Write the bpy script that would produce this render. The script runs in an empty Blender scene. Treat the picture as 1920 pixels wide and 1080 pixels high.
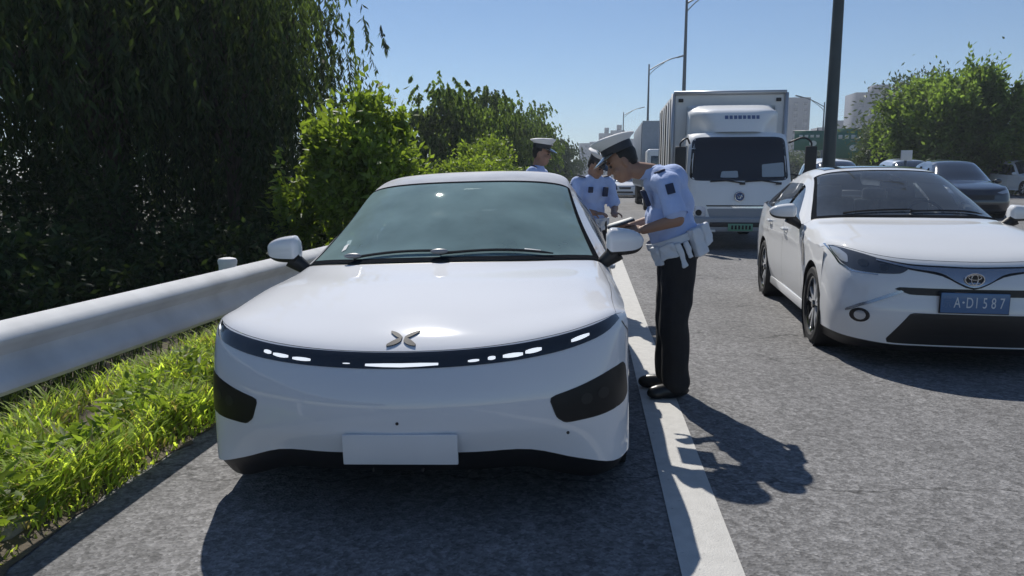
import bpy, bmesh, math, random
import numpy as np
from mathutils import Vector, Matrix, Quaternion
from mathutils.bvhtree import BVHTree

S = bpy.context.scene
COL = S.collection
R = math.radians
# ------------------------------------------------------------------ camera
cam_d = bpy.data.cameras.new('camera'); cam = bpy.data.objects.new('camera', cam_d); COL.objects.link(cam)
S.camera = cam
cam.location = (0, 0, 1.42)
PITCH = math.atan(210 / 1400); YAW = R(5.85)
cam.rotation_euler = (math.pi / 2 - PITCH, 0, YAW)
cam_d.sensor_width = 36; cam_d.lens = 36 * 1400 / 1920
cam_d.clip_start = 0.05; cam_d.clip_end = 6000
# ------------------------------------------------------------------ light
SUN = Vector((0.33, -0.92, -1.0)).normalized()          # direction the light travels
w = bpy.data.worlds.new('World'); S.world = w; w.use_nodes = True
nt = w.node_tree; bg = nt.nodes['Background']
sky = nt.nodes.new('ShaderNodeTexSky'); sky.sky_type = 'NISHITA'; sky.sun_disc = False
sky.sun_elevation = math.asin(-SUN.z); sky.sun_rotation = math.atan2(-SUN.x, -SUN.y)
sky.air_density = 0.9; sky.dust_density = 0.0; sky.ozone_density = 5.0; sky.altitude = 50
nt.links.new(sky.outputs[0], bg.inputs[0]); bg.inputs[1].default_value = 0.09
sl = bpy.data.lights.new('sun', 'SUN'); sl.energy = 5.0; sl.angle = R(0.55); sl.color = (1.0, 0.955, 0.88)
so = bpy.data.objects.new('sun', sl); COL.objects.link(so); so.rotation_euler = SUN.to_track_quat('-Z', 'Y').to_euler()
so.location = (0, 0, 60)
S.view_settings.view_transform = 'Standard'; S.view_settings.look = 'None'
S.view_settings.exposure = 0.0; S.view_settings.gamma = 1.0
S.cycles.max_bounces = 6; S.cycles.transparent_max_bounces = 16; S.cycles.use_denoising = True
S.cycles.caustics_reflective = False; S.cycles.caustics_refractive = False

# ------------------------------------------------------------------ helpers: objects
def tag(o, label, cat, group=None):
    o['label'] = label; o['category'] = cat
    if group: o['group'] = group
    return o
def link(name, me, mat=None, parent=None, smooth=True):
    o = bpy.data.objects.new(name, me); COL.objects.link(o)
    if mat is not None:
        me.materials.clear(); me.materials.append(mat)
    if parent is not None: o.parent = parent
    if smooth: me.polygons.foreach_set('use_smooth', [True] * len(me.polygons))
    return o
def empty(name, loc=(0, 0, 0), rot=(0, 0, 0), parent=None):
    o = bpy.data.objects.new(name, None); COL.objects.link(o); o.location = loc; o.rotation_euler = rot
    o.empty_display_size = 0.2
    if parent is not None: o.parent = parent
    return o
def structure(o): o['kind'] = 'structure'; return o
def mesh(name, v, f):
    me = bpy.data.meshes.new(name); me.from_pydata([tuple(map(float, p)) for p in v], [], f); me.update(); return me
class MB:
    def __init__(s): s.v = []; s.f = []
    def add(s, v, f):
        n = len(s.v); s.v += [tuple(p) for p in v]; s.f += [tuple(i + n for i in q) for q in f]; return s
    def box(s, c, d, rot=None, taper=1.0):
        a, b, h = d[0] / 2, d[1] / 2, d[2] / 2
        P = [(-a, -b, -h), (a, -b, -h), (a, b, -h), (-a, b, -h)] + [(x * taper, y * taper, h) for x, y in ((-a, -b), (a, -b), (a, b), (-a, b))]
        P = [Vector(p) for p in P]
        if rot is not None: P = [rot @ p for p in P]
        return s.add([p + Vector(c) for p in P], [(0, 3, 2, 1), (4, 5, 6, 7), (0, 1, 5, 4), (1, 2, 6, 5), (2, 3, 7, 6), (3, 0, 4, 7)])
    def tube(s, pts, rad, n=10, caps=True):
        pts = [Vector(p) for p in pts]; m = len(pts)
        if not hasattr(rad, '__len__'): rad = [rad] * m
        base = len(s.v); prev = None
        for i, p in enumerate(pts):
            t = (pts[min(i + 1, m - 1)] - pts[max(i - 1, 0)])
            t = t.normalized() if t.length > 1e-9 else Vector((0, 0, 1))
            if prev is None:
                a = t.orthogonal().normalized()
            else:
                a = (prev - t * prev.dot(t)); a = a.normalized() if a.length > 1e-6 else t.orthogonal().normalized()
            prev = a; b = t.cross(a)
            for k in range(n):
                q = 2 * math.pi * k / n; s.v.append(tuple(p + (a * math.cos(q) + b * math.sin(q)) * rad[i]))
        for i in range(m - 1):
            for k in range(n):
                a0 = base + i * n + k; a1 = base + i * n + (k + 1) % n
                s.f.append((a0, a1, a1 + n, a0 + n))
        if caps:
            s.f.append(tuple(base + k for k in range(n))[::-1]); s.f.append(tuple(base + (m - 1) * n + k for k in range(n)))
        return s
    def capsule(s, p0, p1, r0, r1, n=14, k=5, sq=1.0):
        p0 = Vector(p0); p1 = Vector(p1); t = (p1 - p0); L = t.length; t = t.normalized() if L > 1e-6 else Vector((0, 0, 1))
        pts = []; rr = []
        for i in range(k + 1):
            a = math.pi / 2 * (1 - i / k); pts.append(p0 - t * r0 * math.sin(a)); rr.append(max(r0 * math.cos(a), 1e-4))
        for i in range(k + 1):
            a = math.pi / 2 * i / k; pts.append(p1 + t * r1 * math.sin(a)); rr.append(max(r1 * math.cos(a), 1e-4))
        return s.tube(pts, rr, n)
    def ellipsoid(s, c, r, rot=None, n=16, k=10):
        base = len(s.v); c = Vector(c)
        for i in range(k + 1):
            a = -math.pi / 2 + math.pi * i / k; z = math.sin(a); q = max(math.cos(a), 1e-3)
            for j in range(n):
                b = 2 * math.pi * j / n; p = Vector((q * math.cos(b) * r[0], q * math.sin(b) * r[1], z * r[2]))
                if rot is not None: p = rot @ p
                s.v.append(tuple(c + p))
        for i in range(k):
            for j in range(n):
                a0 = base + i * n + j; a1 = base + i * n + (j + 1) % n; s.f.append((a0, a1, a1 + n, a0 + n))
        s.f.append(tuple(base + j for j in range(n))[::-1]); s.f.append(tuple(base + k * n + j for j in range(n)))
        return s
    def lathe(s, prof, n=32, axis='x', c=(0, 0, 0), closed=False):
        base = len(s.v); m = len(prof)
        for (a, r) in prof:
            for j in range(n):
                b = 2 * math.pi * j / n; u, v = r * math.cos(b), r * math.sin(b)
                p = (a, u, v) if axis == 'x' else ((u, a, v) if axis == 'y' else (u, v, a))
                s.v.append((p[0] + c[0], p[1] + c[1], p[2] + c[2]))
        for i in range(m if closed else m - 1):
            for j in range(n):
                i2 = (i + 1) % m
                s.f.append((base + i * n + j, base + i * n + (j + 1) % n, base + i2 * n + (j + 1) % n, base + i2 * n + j))
        return s
    def prism(s, poly, a0, a1, axis='y'):
        n = len(poly); base = len(s.v)
        for a in (a0, a1):
            for (u, v) in poly:
                s.v.append((u, a, v) if axis == 'y' else ((a, u, v) if axis == 'x' else (u, v, a)))
        s.f.append(tuple(base + i for i in range(n))); s.f.append(tuple(base + n + i for i in range(n))[::-1])
        for i in range(n):
            j = (i + 1) % n; s.f.append((base + j, base + i, base + n + i, base + n + j))
        return s
    def build(s, name, mat, parent=None, smooth=True, bevel=0.0, seg=2, loc=None, angle=40):
        me = mesh(name, s.v, s.f)
        bm = bmesh.new(); bm.from_mesh(me); bmesh.ops.recalc_face_normals(bm, faces=bm.faces)
        if bevel:
            es = [e for e in bm.edges if len(e.link_faces) == 2 and e.calc_face_angle(0) > R(35)]
            bmesh.ops.bevel(bm, geom=es, offset=bevel, segments=seg, profile=0.6, affect='EDGES', clamp_overlap=True)
        if smooth:
            for e in bm.edges:
                if len(e.link_faces) == 2 and e.calc_face_angle(0) > R(angle): e.smooth = False
        bm.to_mesh(me); bm.free()
        o = link(name, me, mat, parent, smooth)
        if loc: o.location = loc
        return o

def remeshed(name, mb, mat, parent, voxel=0.01, smooth=6, factor=0.5, disp=None):
    me = mesh(name, mb.v, mb.f)
    bm = bmesh.new(); bm.from_mesh(me); bmesh.ops.recalc_face_normals(bm, faces=bm.faces); bm.to_mesh(me); bm.free()
    o = link(name, me, None, None)
    m = o.modifiers.new('r', 'REMESH'); m.mode = 'VOXEL'; m.voxel_size = voxel; m.use_smooth_shade = True
    if smooth:
        m = o.modifiers.new('s', 'SMOOTH'); m.iterations = smooth; m.factor = factor
    dg = bpy.context.evaluated_depsgraph_get()
    ev = o.evaluated_get(dg); nm = bpy.data.meshes.new_from_object(ev)
    o.modifiers.clear(); o.data = nm; bpy.data.meshes.remove(me); nm.name = name
    if disp is not None:
        n = len(nm.vertices); co = np.empty(n * 3); nm.vertices.foreach_get('co', co); co = co.reshape(-1, 3)
        no = np.empty(n * 3); nm.vertices.foreach_get('normal', no); no = no.reshape(-1, 3)
        co = co + no * disp(co)[:, None]; nm.vertices.foreach_set('co', co.ravel()); nm.update()
    nm.materials.clear(); nm.materials.append(mat); o.parent = parent
    nm.polygons.foreach_set('use_smooth', [True] * len(nm.polygons))
    return o

# ------------------------------------------------------------------ helpers: materials
MATS = {}
def mat(name, col, rough=0.5, metal=0.0, coat=0.0, var=0.0, vscale=8.0, bump=0.0, bscale=60.0, spec=0.5, emit=None, estr=0.0, island=0.0, trans=0.0, coatr=0.04, sheen=0.0):
    if name in MATS: return MATS[name]
    m = bpy.data.materials.new(name); m.use_nodes = True; t = m.node_tree; p = t.nodes['Principled BSDF']; out = t.nodes['Material Output']
    p.inputs['Base Color'].default_value = (*col, 1); p.inputs['Roughness'].default_value = rough; p.inputs['Metallic'].default_value = metal
    p.inputs['Coat Weight'].default_value = coat; p.inputs['Coat IOR'].default_value = 1.6; p.inputs['Coat Roughness'].default_value = coatr
    p.inputs['Specular IOR Level'].default_value = spec
    if sheen: p.inputs['Sheen Weight'].default_value = sheen
    if emit: p.inputs['Emission Color'].default_value = (*emit, 1); p.inputs['Emission Strength'].default_value = estr
    L = t.links
    tc = t.nodes.new('ShaderNodeTexCoord')
    last = None
    if var > 0:
        n = t.nodes.new('ShaderNodeTexNoise'); n.inputs['Scale'].default_value = vscale; n.inputs['Detail'].default_value = 5; L.new(tc.outputs['Object'], n.inputs['Vector'])
        mr = t.nodes.new('ShaderNodeMapRange'); mr.inputs[1].default_value = 0.25; mr.inputs[2].default_value = 0.75; mr.inputs[3].default_value = 1 - var; mr.inputs[4].default_value = 1 + var; L.new(n.outputs['Fac'], mr.inputs[0])
        last = mr.outputs[0]
    if island > 0:
        g = t.nodes.new('ShaderNodeNewGeometry'); mr2 = t.nodes.new('ShaderNodeMapRange'); mr2.inputs[3].default_value = 1 - island; mr2.inputs[4].default_value = 1 + island
        L.new(g.outputs['Random Per Island'], mr2.inputs[0])
        if last is None: last = mr2.outputs[0]
        else:
            mm = t.nodes.new('ShaderNodeMath'); mm.operation = 'MULTIPLY'; L.new(last, mm.inputs[0]); L.new(mr2.outputs[0], mm.inputs[1]); last = mm.outputs[0]
    csock = None
    if last is not None:
        vm = t.nodes.new('ShaderNodeVectorMath'); vm.operation = 'SCALE'; vm.inputs[0].default_value = col; L.new(last, vm.inputs['Scale']); L.new(vm.outputs[0], p.inputs['Base Color']); csock = vm.outputs[0]
    if bump > 0:
        n = t.nodes.new('ShaderNodeTexNoise'); n.inputs['Scale'].default_value = bscale; n.inputs['Detail'].default_value = 4; L.new(tc.outputs['Object'], n.inputs['Vector'])
        b = t.nodes.new('ShaderNodeBump'); b.inputs['Strength'].default_value = bump; b.inputs['Distance'].default_value = 0.02; L.new(n.outputs['Fac'], b.inputs['Height']); L.new(b.outputs[0], p.inputs['Normal'])
    if trans > 0:
        tr = t.nodes.new('ShaderNodeBsdfTranslucent'); tr.inputs[0].default_value = (min(1, col[0] * 2.2), min(1, col[1] * 2.0), col[2] * 1.0, 1)
        if csock is not None:
            v2 = t.nodes.new('ShaderNodeVectorMath'); v2.operation = 'MULTIPLY'; v2.inputs[1].default_value = (2.2, 2.0, 1.0); L.new(csock, v2.inputs[0]); L.new(v2.outputs[0], tr.inputs[0])
        mx = t.nodes.new('ShaderNodeMixShader'); mx.inputs[0].default_value = trans; L.new(p.outputs[0], mx.inputs[1]); L.new(tr.outputs[0], mx.inputs[2]); L.new(mx.outputs[0], out.inputs[0])
    MATS[name] = m; return m
def glass_mat(name, tint, dust_haze, dust_haze_col, ior=1.5, refl=(1, 1, 1)):
    m = bpy.data.materials.new(name); m.use_nodes = True; t = m.node_tree; t.nodes.remove(t.nodes['Principled BSDF']); out = t.nodes['Material Output']; L = t.links
    tr = t.nodes.new('ShaderNodeBsdfTransparent'); tr.inputs[0].default_value = (*tint, 1)
    gl = t.nodes.new('ShaderNodeBsdfGlossy'); gl.inputs['Roughness'].default_value = 0.02; gl.inputs[0].default_value = (*refl, 1)
    fr = t.nodes.new('ShaderNodeFresnel'); fr.inputs[0].default_value = ior
    mx = t.nodes.new('ShaderNodeMixShader'); L.new(fr.outputs[0], mx.inputs[0]); L.new(tr.outputs[0], mx.inputs[1]); L.new(gl.outputs[0], mx.inputs[2])
    df = t.nodes.new('ShaderNodeBsdfDiffuse'); df.inputs[0].default_value = (*dust_haze_col, 1)  # dust film that also carries sky reflection and haze as diffuse colour
    tc = t.nodes.new('ShaderNodeTexCoord'); n = t.nodes.new('ShaderNodeTexNoise'); n.inputs['Scale'].default_value = 2.5; n.inputs['Detail'].default_value = 6; L.new(tc.outputs['Object'], n.inputs['Vector'])
    mr = t.nodes.new('ShaderNodeMapRange'); mr.inputs[1].default_value = 0.3; mr.inputs[2].default_value = 0.7; mr.inputs[3].default_value = dust_haze * 0.75; mr.inputs[4].default_value = dust_haze * 1.25; L.new(n.outputs['Fac'], mr.inputs[0])
    m2 = t.nodes.new('ShaderNodeMixShader'); L.new(mr.outputs[0], m2.inputs[0]); L.new(mx.outputs[0], m2.inputs[1]); L.new(df.outputs[0], m2.inputs[2]); L.new(m2.outputs[0], out.inputs[0])
    return m

M_WHITE = mat('pearl_white_paint', (0.72, 0.735, 0.77), 0.6, coat=0.9, var=0.015, vscale=2, spec=.05)
M_WHITE2 = mat('white_sedan_paint', (0.74, 0.75, 0.76), 0.6, coat=0.9, var=0.02, vscale=2, spec=.05)
M_BLACK = mat('black_plastic', (0.012, 0.012, 0.014), 0.5, var=0.2, vscale=30)
M_GLOSSBLK = mat('gloss_black', (0.008, 0.009, 0.011), 0.12, coat=1.0)
M_LAMPBLK = mat('smoked_lamp', (0.010, 0.011, 0.013), 0.35, spec=.25)
M_FRIT = mat('printed_black_border', (.016, .018, .022), .9, spec=0.0)
M_RUBBER = mat('tyre_rubber', (0.016, 0.016, 0.017), 0.8, bump=0.2, bscale=90)
M_CHROME = mat('chrome', (0.62, 0.64, 0.67), 0.15, metal=1.0)
M_ALU = mat('machined_alloy', (0.66, 0.67, 0.69), 0.45, metal=0.4)
M_LED = mat('led_strip', (0.9, 0.92, 0.95), 0.3, emit=(0.92, 0.96, 1.0), estr=.75)
M_LENS = mat('lamp_lens', (0.45, 0.48, 0.52), 0.12, coat=1.0, metal=0.3)
M_INT = mat('interior_trim', (0.10, 0.105, 0.11), 0.7, var=0.15, vscale=10)
M_SEAT = mat('seat_cloth', (0.22, 0.22, 0.22), 0.8, var=0.15, vscale=20)
M_GLASS1 = glass_mat('windscreen_glass', (0.70, 0.82, 0.80), 0.44, (0.36, 0.52, 0.53), 1.5, (.9, 1.0, .97))  # teal diffuse share puts reflected sky and haze into the pane's colour
M_GLASS2 = glass_mat('sedan_windscreen_glass', (0.62, 0.68, 0.72), 0.13, (0.33, 0.38, 0.44), 1.5)
M_GLASS3 = glass_mat('side_glass', (0.35, 0.4, 0.46), 0.08, (0.4, 0.45, 0.55), 1.9)
M_GLASST = glass_mat('truck_glass', (0.42, 0.46, 0.5), 0.03, (0.4, 0.42, 0.45), 1.35)

# ------------------------------------------------------------------ spline surfaces
def herm(P, kn, t):
    """non-uniform cubic through P[k,...] at knots kn, evaluated at t"""
    P = np.asarray(P, float); kn = np.asarray(kn, float); t = np.asarray(t, float)
    h = np.diff(kn); sh = (len(h),) + (1,) * (P.ndim - 1); d = np.diff(P, axis=0) / h.reshape(sh)
    m = np.empty_like(P); m[0] = d[0]; m[-1] = d[-1]
    hl, hr = h[:-1].reshape((-1,) + (1,) * (P.ndim - 1)), h[1:].reshape((-1,) + (1,) * (P.ndim - 1))
    m[1:-1] = (d[:-1] * hr + d[1:] * hl) / (hl + hr)
    i = np.clip(np.searchsorted(kn, t, 'right') - 1, 0, len(h) - 1); u = ((t - kn[i]) / h[i]).reshape((-1,) + (1,) * (P.ndim - 1)); hh = h[i].reshape(u.shape)
    return (2*u**3 - 3*u**2 + 1) * P[i] + (u**3 - 2*u**2 + u) * hh * m[i] + (-2*u**3 + 3*u**2) * P[i+1] + (u**3 - u**2) * hh * m[i+1]
def knots(P):
    d = np.linalg.norm(np.diff(P, axis=0), axis=-1)
    d = d.mean(axis=tuple(range(1, d.ndim))) if d.ndim > 1 else d
    return np.concatenate([[0], np.cumsum(np.sqrt(np.maximum(d, 1e-4)))])
class Surf:
    def __init__(s, half):
        H = np.asarray(half, float); mir = H[:, :0:-1].copy(); mir[..., 0] *= -1
        s.P = np.concatenate([mir, H], axis=1); s.nc = H.shape[1] - 1
        s.kr = knots(s.P); s.kc = knots(np.swapaxes(s.P, 0, 1))
    def ev(s, r, c):
        r = np.atleast_1d(r); c = np.atleast_1d(c)
        tr = np.interp(r, np.arange(len(s.kr)), s.kr); tc = np.interp(np.asarray(c) + s.nc, np.arange(len(s.kc)), s.kc)
        A = herm(s.P, s.kr, tr); return np.swapaxes(herm(np.swapaxes(A, 0, 1), s.kc, tc), 0, 1)
    def patch(s, r0, r1, c0, c1, nr, nc):
        return s.ev(np.linspace(r0, r1, nr + 1), np.linspace(c0, c1, nc + 1))
def gridfaces(nr, nc):
    return [(i * (nc + 1) + j, i * (nc + 1) + j + 1, (i + 1) * (nc + 1) + j + 1, (i + 1) * (nc + 1) + j) for i in range(nr) for j in range(nc)]
def grid_obj(name, G, m, parent, flip=False, thick=0.0):
    nr, nc = G.shape[0] - 1, G.shape[1] - 1; f = gridfaces(nr, nc)
    c = G.reshape(-1, 3).mean(0) - np.array([0, 2.4, .5]); nn = np.cross(G[1:, :-1] - G[:-1, :-1], G[:-1, 1:] - G[:-1, :-1]).reshape(-1, 3).sum(0)
    if nn.dot(c) > 0: f = [q[::-1] for q in f]
    o = link(name, mesh(name, G.reshape(-1, 3), f), m, parent)
    return o

def decal(name, poly, bvh, m, parent, axis='front', off=0.003, thick=0.012, step=0.03, far=4.0):
    """a conformal piece cut from the body surface: poly in (x,z) for front, (y,z) for a side, (x,y) for the top"""
    bm = bmesh.new(); vs = [bm.verts.new((u, v, 0)) for u, v in poly]; bm.faces.new(vs); bmesh.ops.triangulate(bm, faces=list(bm.faces))
    us = [p[0] for p in poly]; ws = [p[1] for p in poly]
    for a, lo, hi in ((0, min(us), max(us)), (1, min(ws), max(ws))):
        q = math.floor(lo / step) * step + step
        while q < hi:
            co = [0, 0, 0]; no = [0, 0, 0]; co[a] = q + 1e-5; no[a] = 1
            bmesh.ops.bisect_plane(bm, geom=list(bm.verts) + list(bm.edges) + list(bm.faces), plane_co=co, plane_no=no); q += step
    D = {'front': (Vector((0, 1, 0))), 'rear': Vector((0, -1, 0)), 'left': Vector((1, 0, 0)), 'right': Vector((-1, 0, 0)), 'top': Vector((0, 0, -1))}[axis]
    for v in bm.verts:
        u, q = v.co.x, v.co.y
        P = {'front': Vector((u, 0, q)), 'rear': Vector((u, 0, q)), 'left': Vector((0, u, q)), 'right': Vector((0, u, q)), 'top': Vector((u, q, 0))}[axis]
        hit = bvh.ray_cast(P - D * far if axis != 'rear' else P - D * 9, D)
        if hit[0] is None: hit = bvh.find_nearest(P - D * 0.6)
        v.co = hit[0] - D * off
    bmesh.ops.recalc_face_normals(bm, faces=bm.faces)
    fs = list(bm.faces)
    if fs and sum((f.normal.dot(D) for f in fs)) > 0: bmesh.ops.reverse_faces(bm, faces=fs)
    if thick:
        ed = [e for e in bm.edges if len(e.link_faces) == 1]
        r = bmesh.ops.extrude_edge_only(bm, edges=ed)
        for v in [g for g in r['geom'] if isinstance(g, bmesh.types.BMVert)]: v.co += D * thick
    me = bpy.data.meshes.new(name); bm.to_mesh(me); bm.free()
    o = link(name, me, m, parent); NN = []
    A = D.orthogonal().normalized(); B = D.cross(A)
    for v in me.vertices:
        acc = Vector((0, 0, 0))
        for a, b_ in ((0, 0), (.014, 0), (-.014, 0), (0, .014), (0, -.014), (.025, .01), (-.025, -.01)):
            h = bvh.ray_cast(v.co + A * a + B * b_ - D * .3, D)
            if h[0] is not None:
                nv = h[1] if h[1].dot(D) < 0 else -h[1]; acc += nv
        NN.append(acc.normalized() if acc.length > .1 else -D)
    me.normals_split_custom_set_from_vertices(NN)
    return o
def curve2(pts, n=8):
    P = np.asarray(pts, float); k = knots(P); return herm(P, k, np.linspace(k[0], k[-1], n * (len(P) - 1) + 1))
def band(top, bot, n=8):
    """closed outline between two (u,v) splines"""
    return [tuple(p) for p in curve2(top, n)] + [tuple(p) for p in curve2(bot, n)[::-1]]
def smooth_poly(pts, r=0.25, n=3):
    out = []; m = len(pts)
    for i in range(m):
        a, b, c = (np.array(pts[(i + k) % m], float) for k in (-1, 0, 1))
        p0 = b + (a - b) * r; p1 = b + (c - b) * r
        for k in range(n + 1):
            t = k / n; out.append(tuple((1 - t)**2 * p0 + 2 * t * (1 - t) * b + t * t * p1))
    return out

# ------------------------------------------------------------------ cars
def wheel(parent, x, y, rad, width, side, rimm=M_ALU, spokes=5, rimr=0.74, style=0, detail=32):
    w_ = empty('wheel', (x, y, rad), parent=parent)
    h = width / 2; b = MB()
    prof = [(-h * .8, rad * rimr), (-h, rad * (rimr + .06)), (-h, rad * .93), (-h * .82, rad * .99), (-h * .4, rad), (h * .4, rad), (h * .82, rad * .99), (h, rad * .93), (h, rad * (rimr + .06)), (h * .8, rad * rimr)]
    b.lathe(prof, detail, 'x'); b.build('tyre', M_RUBBER, w_)
    b = MB(); s = side; r1 = rad * rimr
    b.lathe([(s * h * .8, r1), (s * h * .86, r1 * .985), (s * h * .8, r1 * .93), (-s * h * .6, r1 * .9)], detail, 'x'); b.build('rim', M_GLOSSBLK if style == 0 else rimm, w_)
    b = MB(); b.lathe([(s * h * .2, 0.001), (s * h * .2, r1 * .92)], detail, 'x'); b.build('brake_disc', M_BLACK, w_)
    b = MB(); xx = s * h * .62
    for k in range(spokes):
        a = 2 * math.pi * k / spokes + .3
        for da in ((-.16, .16) if style == 0 else (0,)):
            p0 = Vector((xx + s * .01, math.cos(a + da * .3) * r1 * .12, math.sin(a + da * .3) * r1 * .12)); p1 = Vector((xx + s * .012, math.cos(a + da * 1.4) * r1 * .95, math.sin(a + da * 1.4) * r1 * .95))
            d = (p1 - p0).normalized(); q = d.cross(Vector((1, 0, 0))) * (r1 * (.05 if style == 0 else .1)); e = Vector((s * .018, 0, 0))
            V = [p0 - q, p0 + q, p1 + q * 1.2, p1 - q * 1.2]; V = V + [v - e for v in V]
            b.add(V, [(0, 1, 2, 3), (4, 7, 6, 5), (0, 4, 5, 1), (1, 5, 6, 2), (2, 6, 7, 3), (3, 7, 4, 0)])
    b.build('spoke', rimm, w_, smooth=False)
    b = MB(); b.lathe([(xx + s * .03, .001), (xx + s * .028, r1 * .13), (xx - s * .01, r1 * .16)], 16, 'x'); b.build('hub_cap', M_GLOSSBLK, w_)
    return w_

F6 = np.array([0, .32, .57, .75, .88, .955, 1.0])
def prow(yc, zc, xe, ye, ze, py=2.5, pz=3.0):
    return [(xe * f, yc + (ye - yc) * f**py, zc + (ze - zc) * f**pz) for f in F6]

def build_car(name, label, group, spec, loc, rz=0.0, roll=0.0, scale=(1, 1, 1), paint=M_WHITE, glass=M_GLASS1, sglass=M_GLASS3, q=1.0, detail=True):
    root = empty(name, loc, (0, roll, rz)); root.scale = scale; tag(root, label, 'car', group)
    SF = Surf(spec['rows']); ne = len(F6) - 1
    I = spec['idx']  # row indices: hood0 (leading edge), cowl, header, roofend, glassend, bootend, last
    n = lambda k: max(2, int(k * q))
    gp = 0.02
    full = lambda nm, r0, r1, m, nr, c=ne: grid_obj(nm, SF.patch(r0, r1, -c, c, n(nr), n(48)), m, root, flip=True)
    full('front_bumper', 0, I['hood0'] - .01, paint, 40)
    full('bonnet', I['hood0'] + .012, I['cowl'] - .02, paint, 40)
    full('roof', I['header'] + gp, I['roofend'] - gp, spec.get('roofmat', paint), 24)
    full('boot_lid', I['glassend'] + gp, I['bootend'], paint, 16)
    full('rear_bumper', I['bootend'] + gp, I['last'], paint, 20)
    A = spec.get('pillar', .6); B = A + .55
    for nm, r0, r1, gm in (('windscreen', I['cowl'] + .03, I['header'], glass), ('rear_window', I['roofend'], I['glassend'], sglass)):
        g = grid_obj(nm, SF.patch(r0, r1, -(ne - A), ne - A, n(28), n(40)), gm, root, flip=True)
        if detail:
            # black printed border round the pane, as four conformal strips 2 mm proud
            e = .06
            for (a0, a1, c0, c1) in ((r0, r0 + e * 1.6, -(ne - A), ne - A), (r1 - e, r1, -(ne - A), ne - A), (r0 + e * 1.6, r1 - e, -(ne - A), -(ne - B)), (r0 + e * 1.6, r1 - e, ne - B, ne - A)):
                G = SF.patch(a0, a1, c0, c1, 8 if a1 - a0 < .3 else n(28), n(40) if c1 - c0 > 3 else 4); G[..., 2] += .002
                grid_obj('glass_border', G, M_FRIT, g, flip=True)
        for s in (-1, 1):
            grid_obj('pillar', SF.patch(r0 - .04, r1 + .02, s * (ne - A), s * ne, n(28), 6), paint, root, flip=(s > 0))
    # ---- lower side
    edge = SF.ev(np.linspace(I['hood0'], I['cowl'], 40), [ne])[:, 0]
    belt = curve2(spec['belt'], 12)
    top = np.concatenate([edge, belt[1:]]); o_ = np.argsort(top[:, 1]); top = top[o_]
    W = np.array(spec['width']); sill = spec['sill']
    wy = spec['wheels']; wr = spec['wr']; ar = wr + spec.get('gap', .045)
    def bottom(y):
        z = sill + 0 * y
        for c in wy:
            d = np.abs(y - c); z = np.where(d < ar, np.maximum(z, wr + np.sqrt(np.maximum(ar**2 - d**2, 0))), z)
        return z
    def sidex(y, z, tx, tz):
        wm = np.interp(y, W[:, 0], W[:, 1]); zc = spec.get('zmax', .58)
        up = np.clip((z - zc) / np.maximum(tz - zc, .05), 0, 1); dn = np.clip((zc - z) / (zc - sill + .02), 0, 1)
        cr = spec.get('crease', 0.0) * np.exp(-((z - spec.get('zcr', .74)) / .03)**2)
        return wm + (tx - wm) * up**2.2 - .055 * dn**2.2 + cr * np.clip(np.minimum(y - wy[0] - .2, wy[1] + .3 - y) / .3, 0, 1)
    ys0, ys1 = spec['yside']
    parts = spec['panels']  # (name, y0, y1)
    sgrid = []
    for s in (-1, 1):
        for (nm, y0, y1, pm) in parts:
            ar_y = [c + ar * math.sin(a) for c in wy for a in np.linspace(-math.pi / 2, math.pi / 2, 25)]
            yy = np.unique(np.concatenate([np.linspace(y0 + .003, y1 - .003, n(22)), [a for a in ar_y if y0 + .005 < a < y1 - .005]]))
            tx = np.interp(yy, top[:, 1], top[:, 0]); tz = np.interp(yy, top[:, 1], top[:, 2]); bz = bottom(yy)
            t = np.linspace(0, 1, n(18))[:, None]; Z = tz + (bz - tz) * t; X = sidex(yy + 0 * t, Z, tx + 0 * t, tz + 0 * t)
            G = np.stack([s * X, yy + 0 * t, Z], -1)
            pp = grid_obj(nm, G, pm or paint, root, flip=(s < 0)); sgrid.append(G)
            if detail and 'door' in nm:
                hz = float(np.interp((y0 + y1) / 2, top[:, 1], top[:, 2])) - .11; hy = y1 - .16
                hx = float(sidex(np.array([hy]), np.array([hz]), np.interp([hy], top[:, 1], top[:, 0]), np.interp([hy], top[:, 1], top[:, 2]))[0])
                b = MB(); b.tube([(s * (hx - .002), hy - .1, hz), (s * (hx + .03), hy - .075, hz), (s * (hx + .034), hy, hz + .003), (s * (hx + .03), hy + .075, hz + .004), (s * (hx - .002), hy + .1, hz + .004)], [.012, .014, .015, .014, .012], 8)
                b.build('door_handle', paint, pp)
        # wheel housings
        for c in wy:
            b = MB(); xo = float(np.interp(c, W[:, 0], W[:, 1]))
            b.lathe([(s * (xo - .012), ar - .004), (s * (xo - .3), ar - .004), (s * (xo - .3), .02)], 40, 'x', (0, c, wr)); b.build('wheel_housing', M_BLACK, root)
        b = MB(); b.box((s * (W[:, 1].max() - .11), (wy[0] + wy[1]) / 2, sill - .01), (.14, wy[1] - wy[0] - 2 * ar, .09)); b.build('sill_trim', spec.get('sillmat', M_BLACK), root, bevel=.02)
        # ---- glasshouse side
        rr = np.linspace(I['cowl'], I['glassend'], n(60)); te = SF.ev(rr, [ne])[:, 0]
        bx = np.interp(te[:, 1], belt[:, 1], belt[:, 0]); bz = np.interp(te[:, 1], belt[:, 1], belt[:, 2])
        ok = te[:, 2] > bz - .002; te = te[ok]; bx = bx[ok]; bz = bz[ok]
        t = np.linspace(0, 1, 13)[:, None]
        bul = .018 * np.sin(np.pi * t)
        def gh(t):
            b_ = .02 * np.sin(np.pi * t); X = bx + (te[:, 0] - bx) * t + b_; Z = bz + (te[:, 2] - bz) * t; return np.stack([s * X, te[:, 1] + 0 * t, Z], -1)
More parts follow.
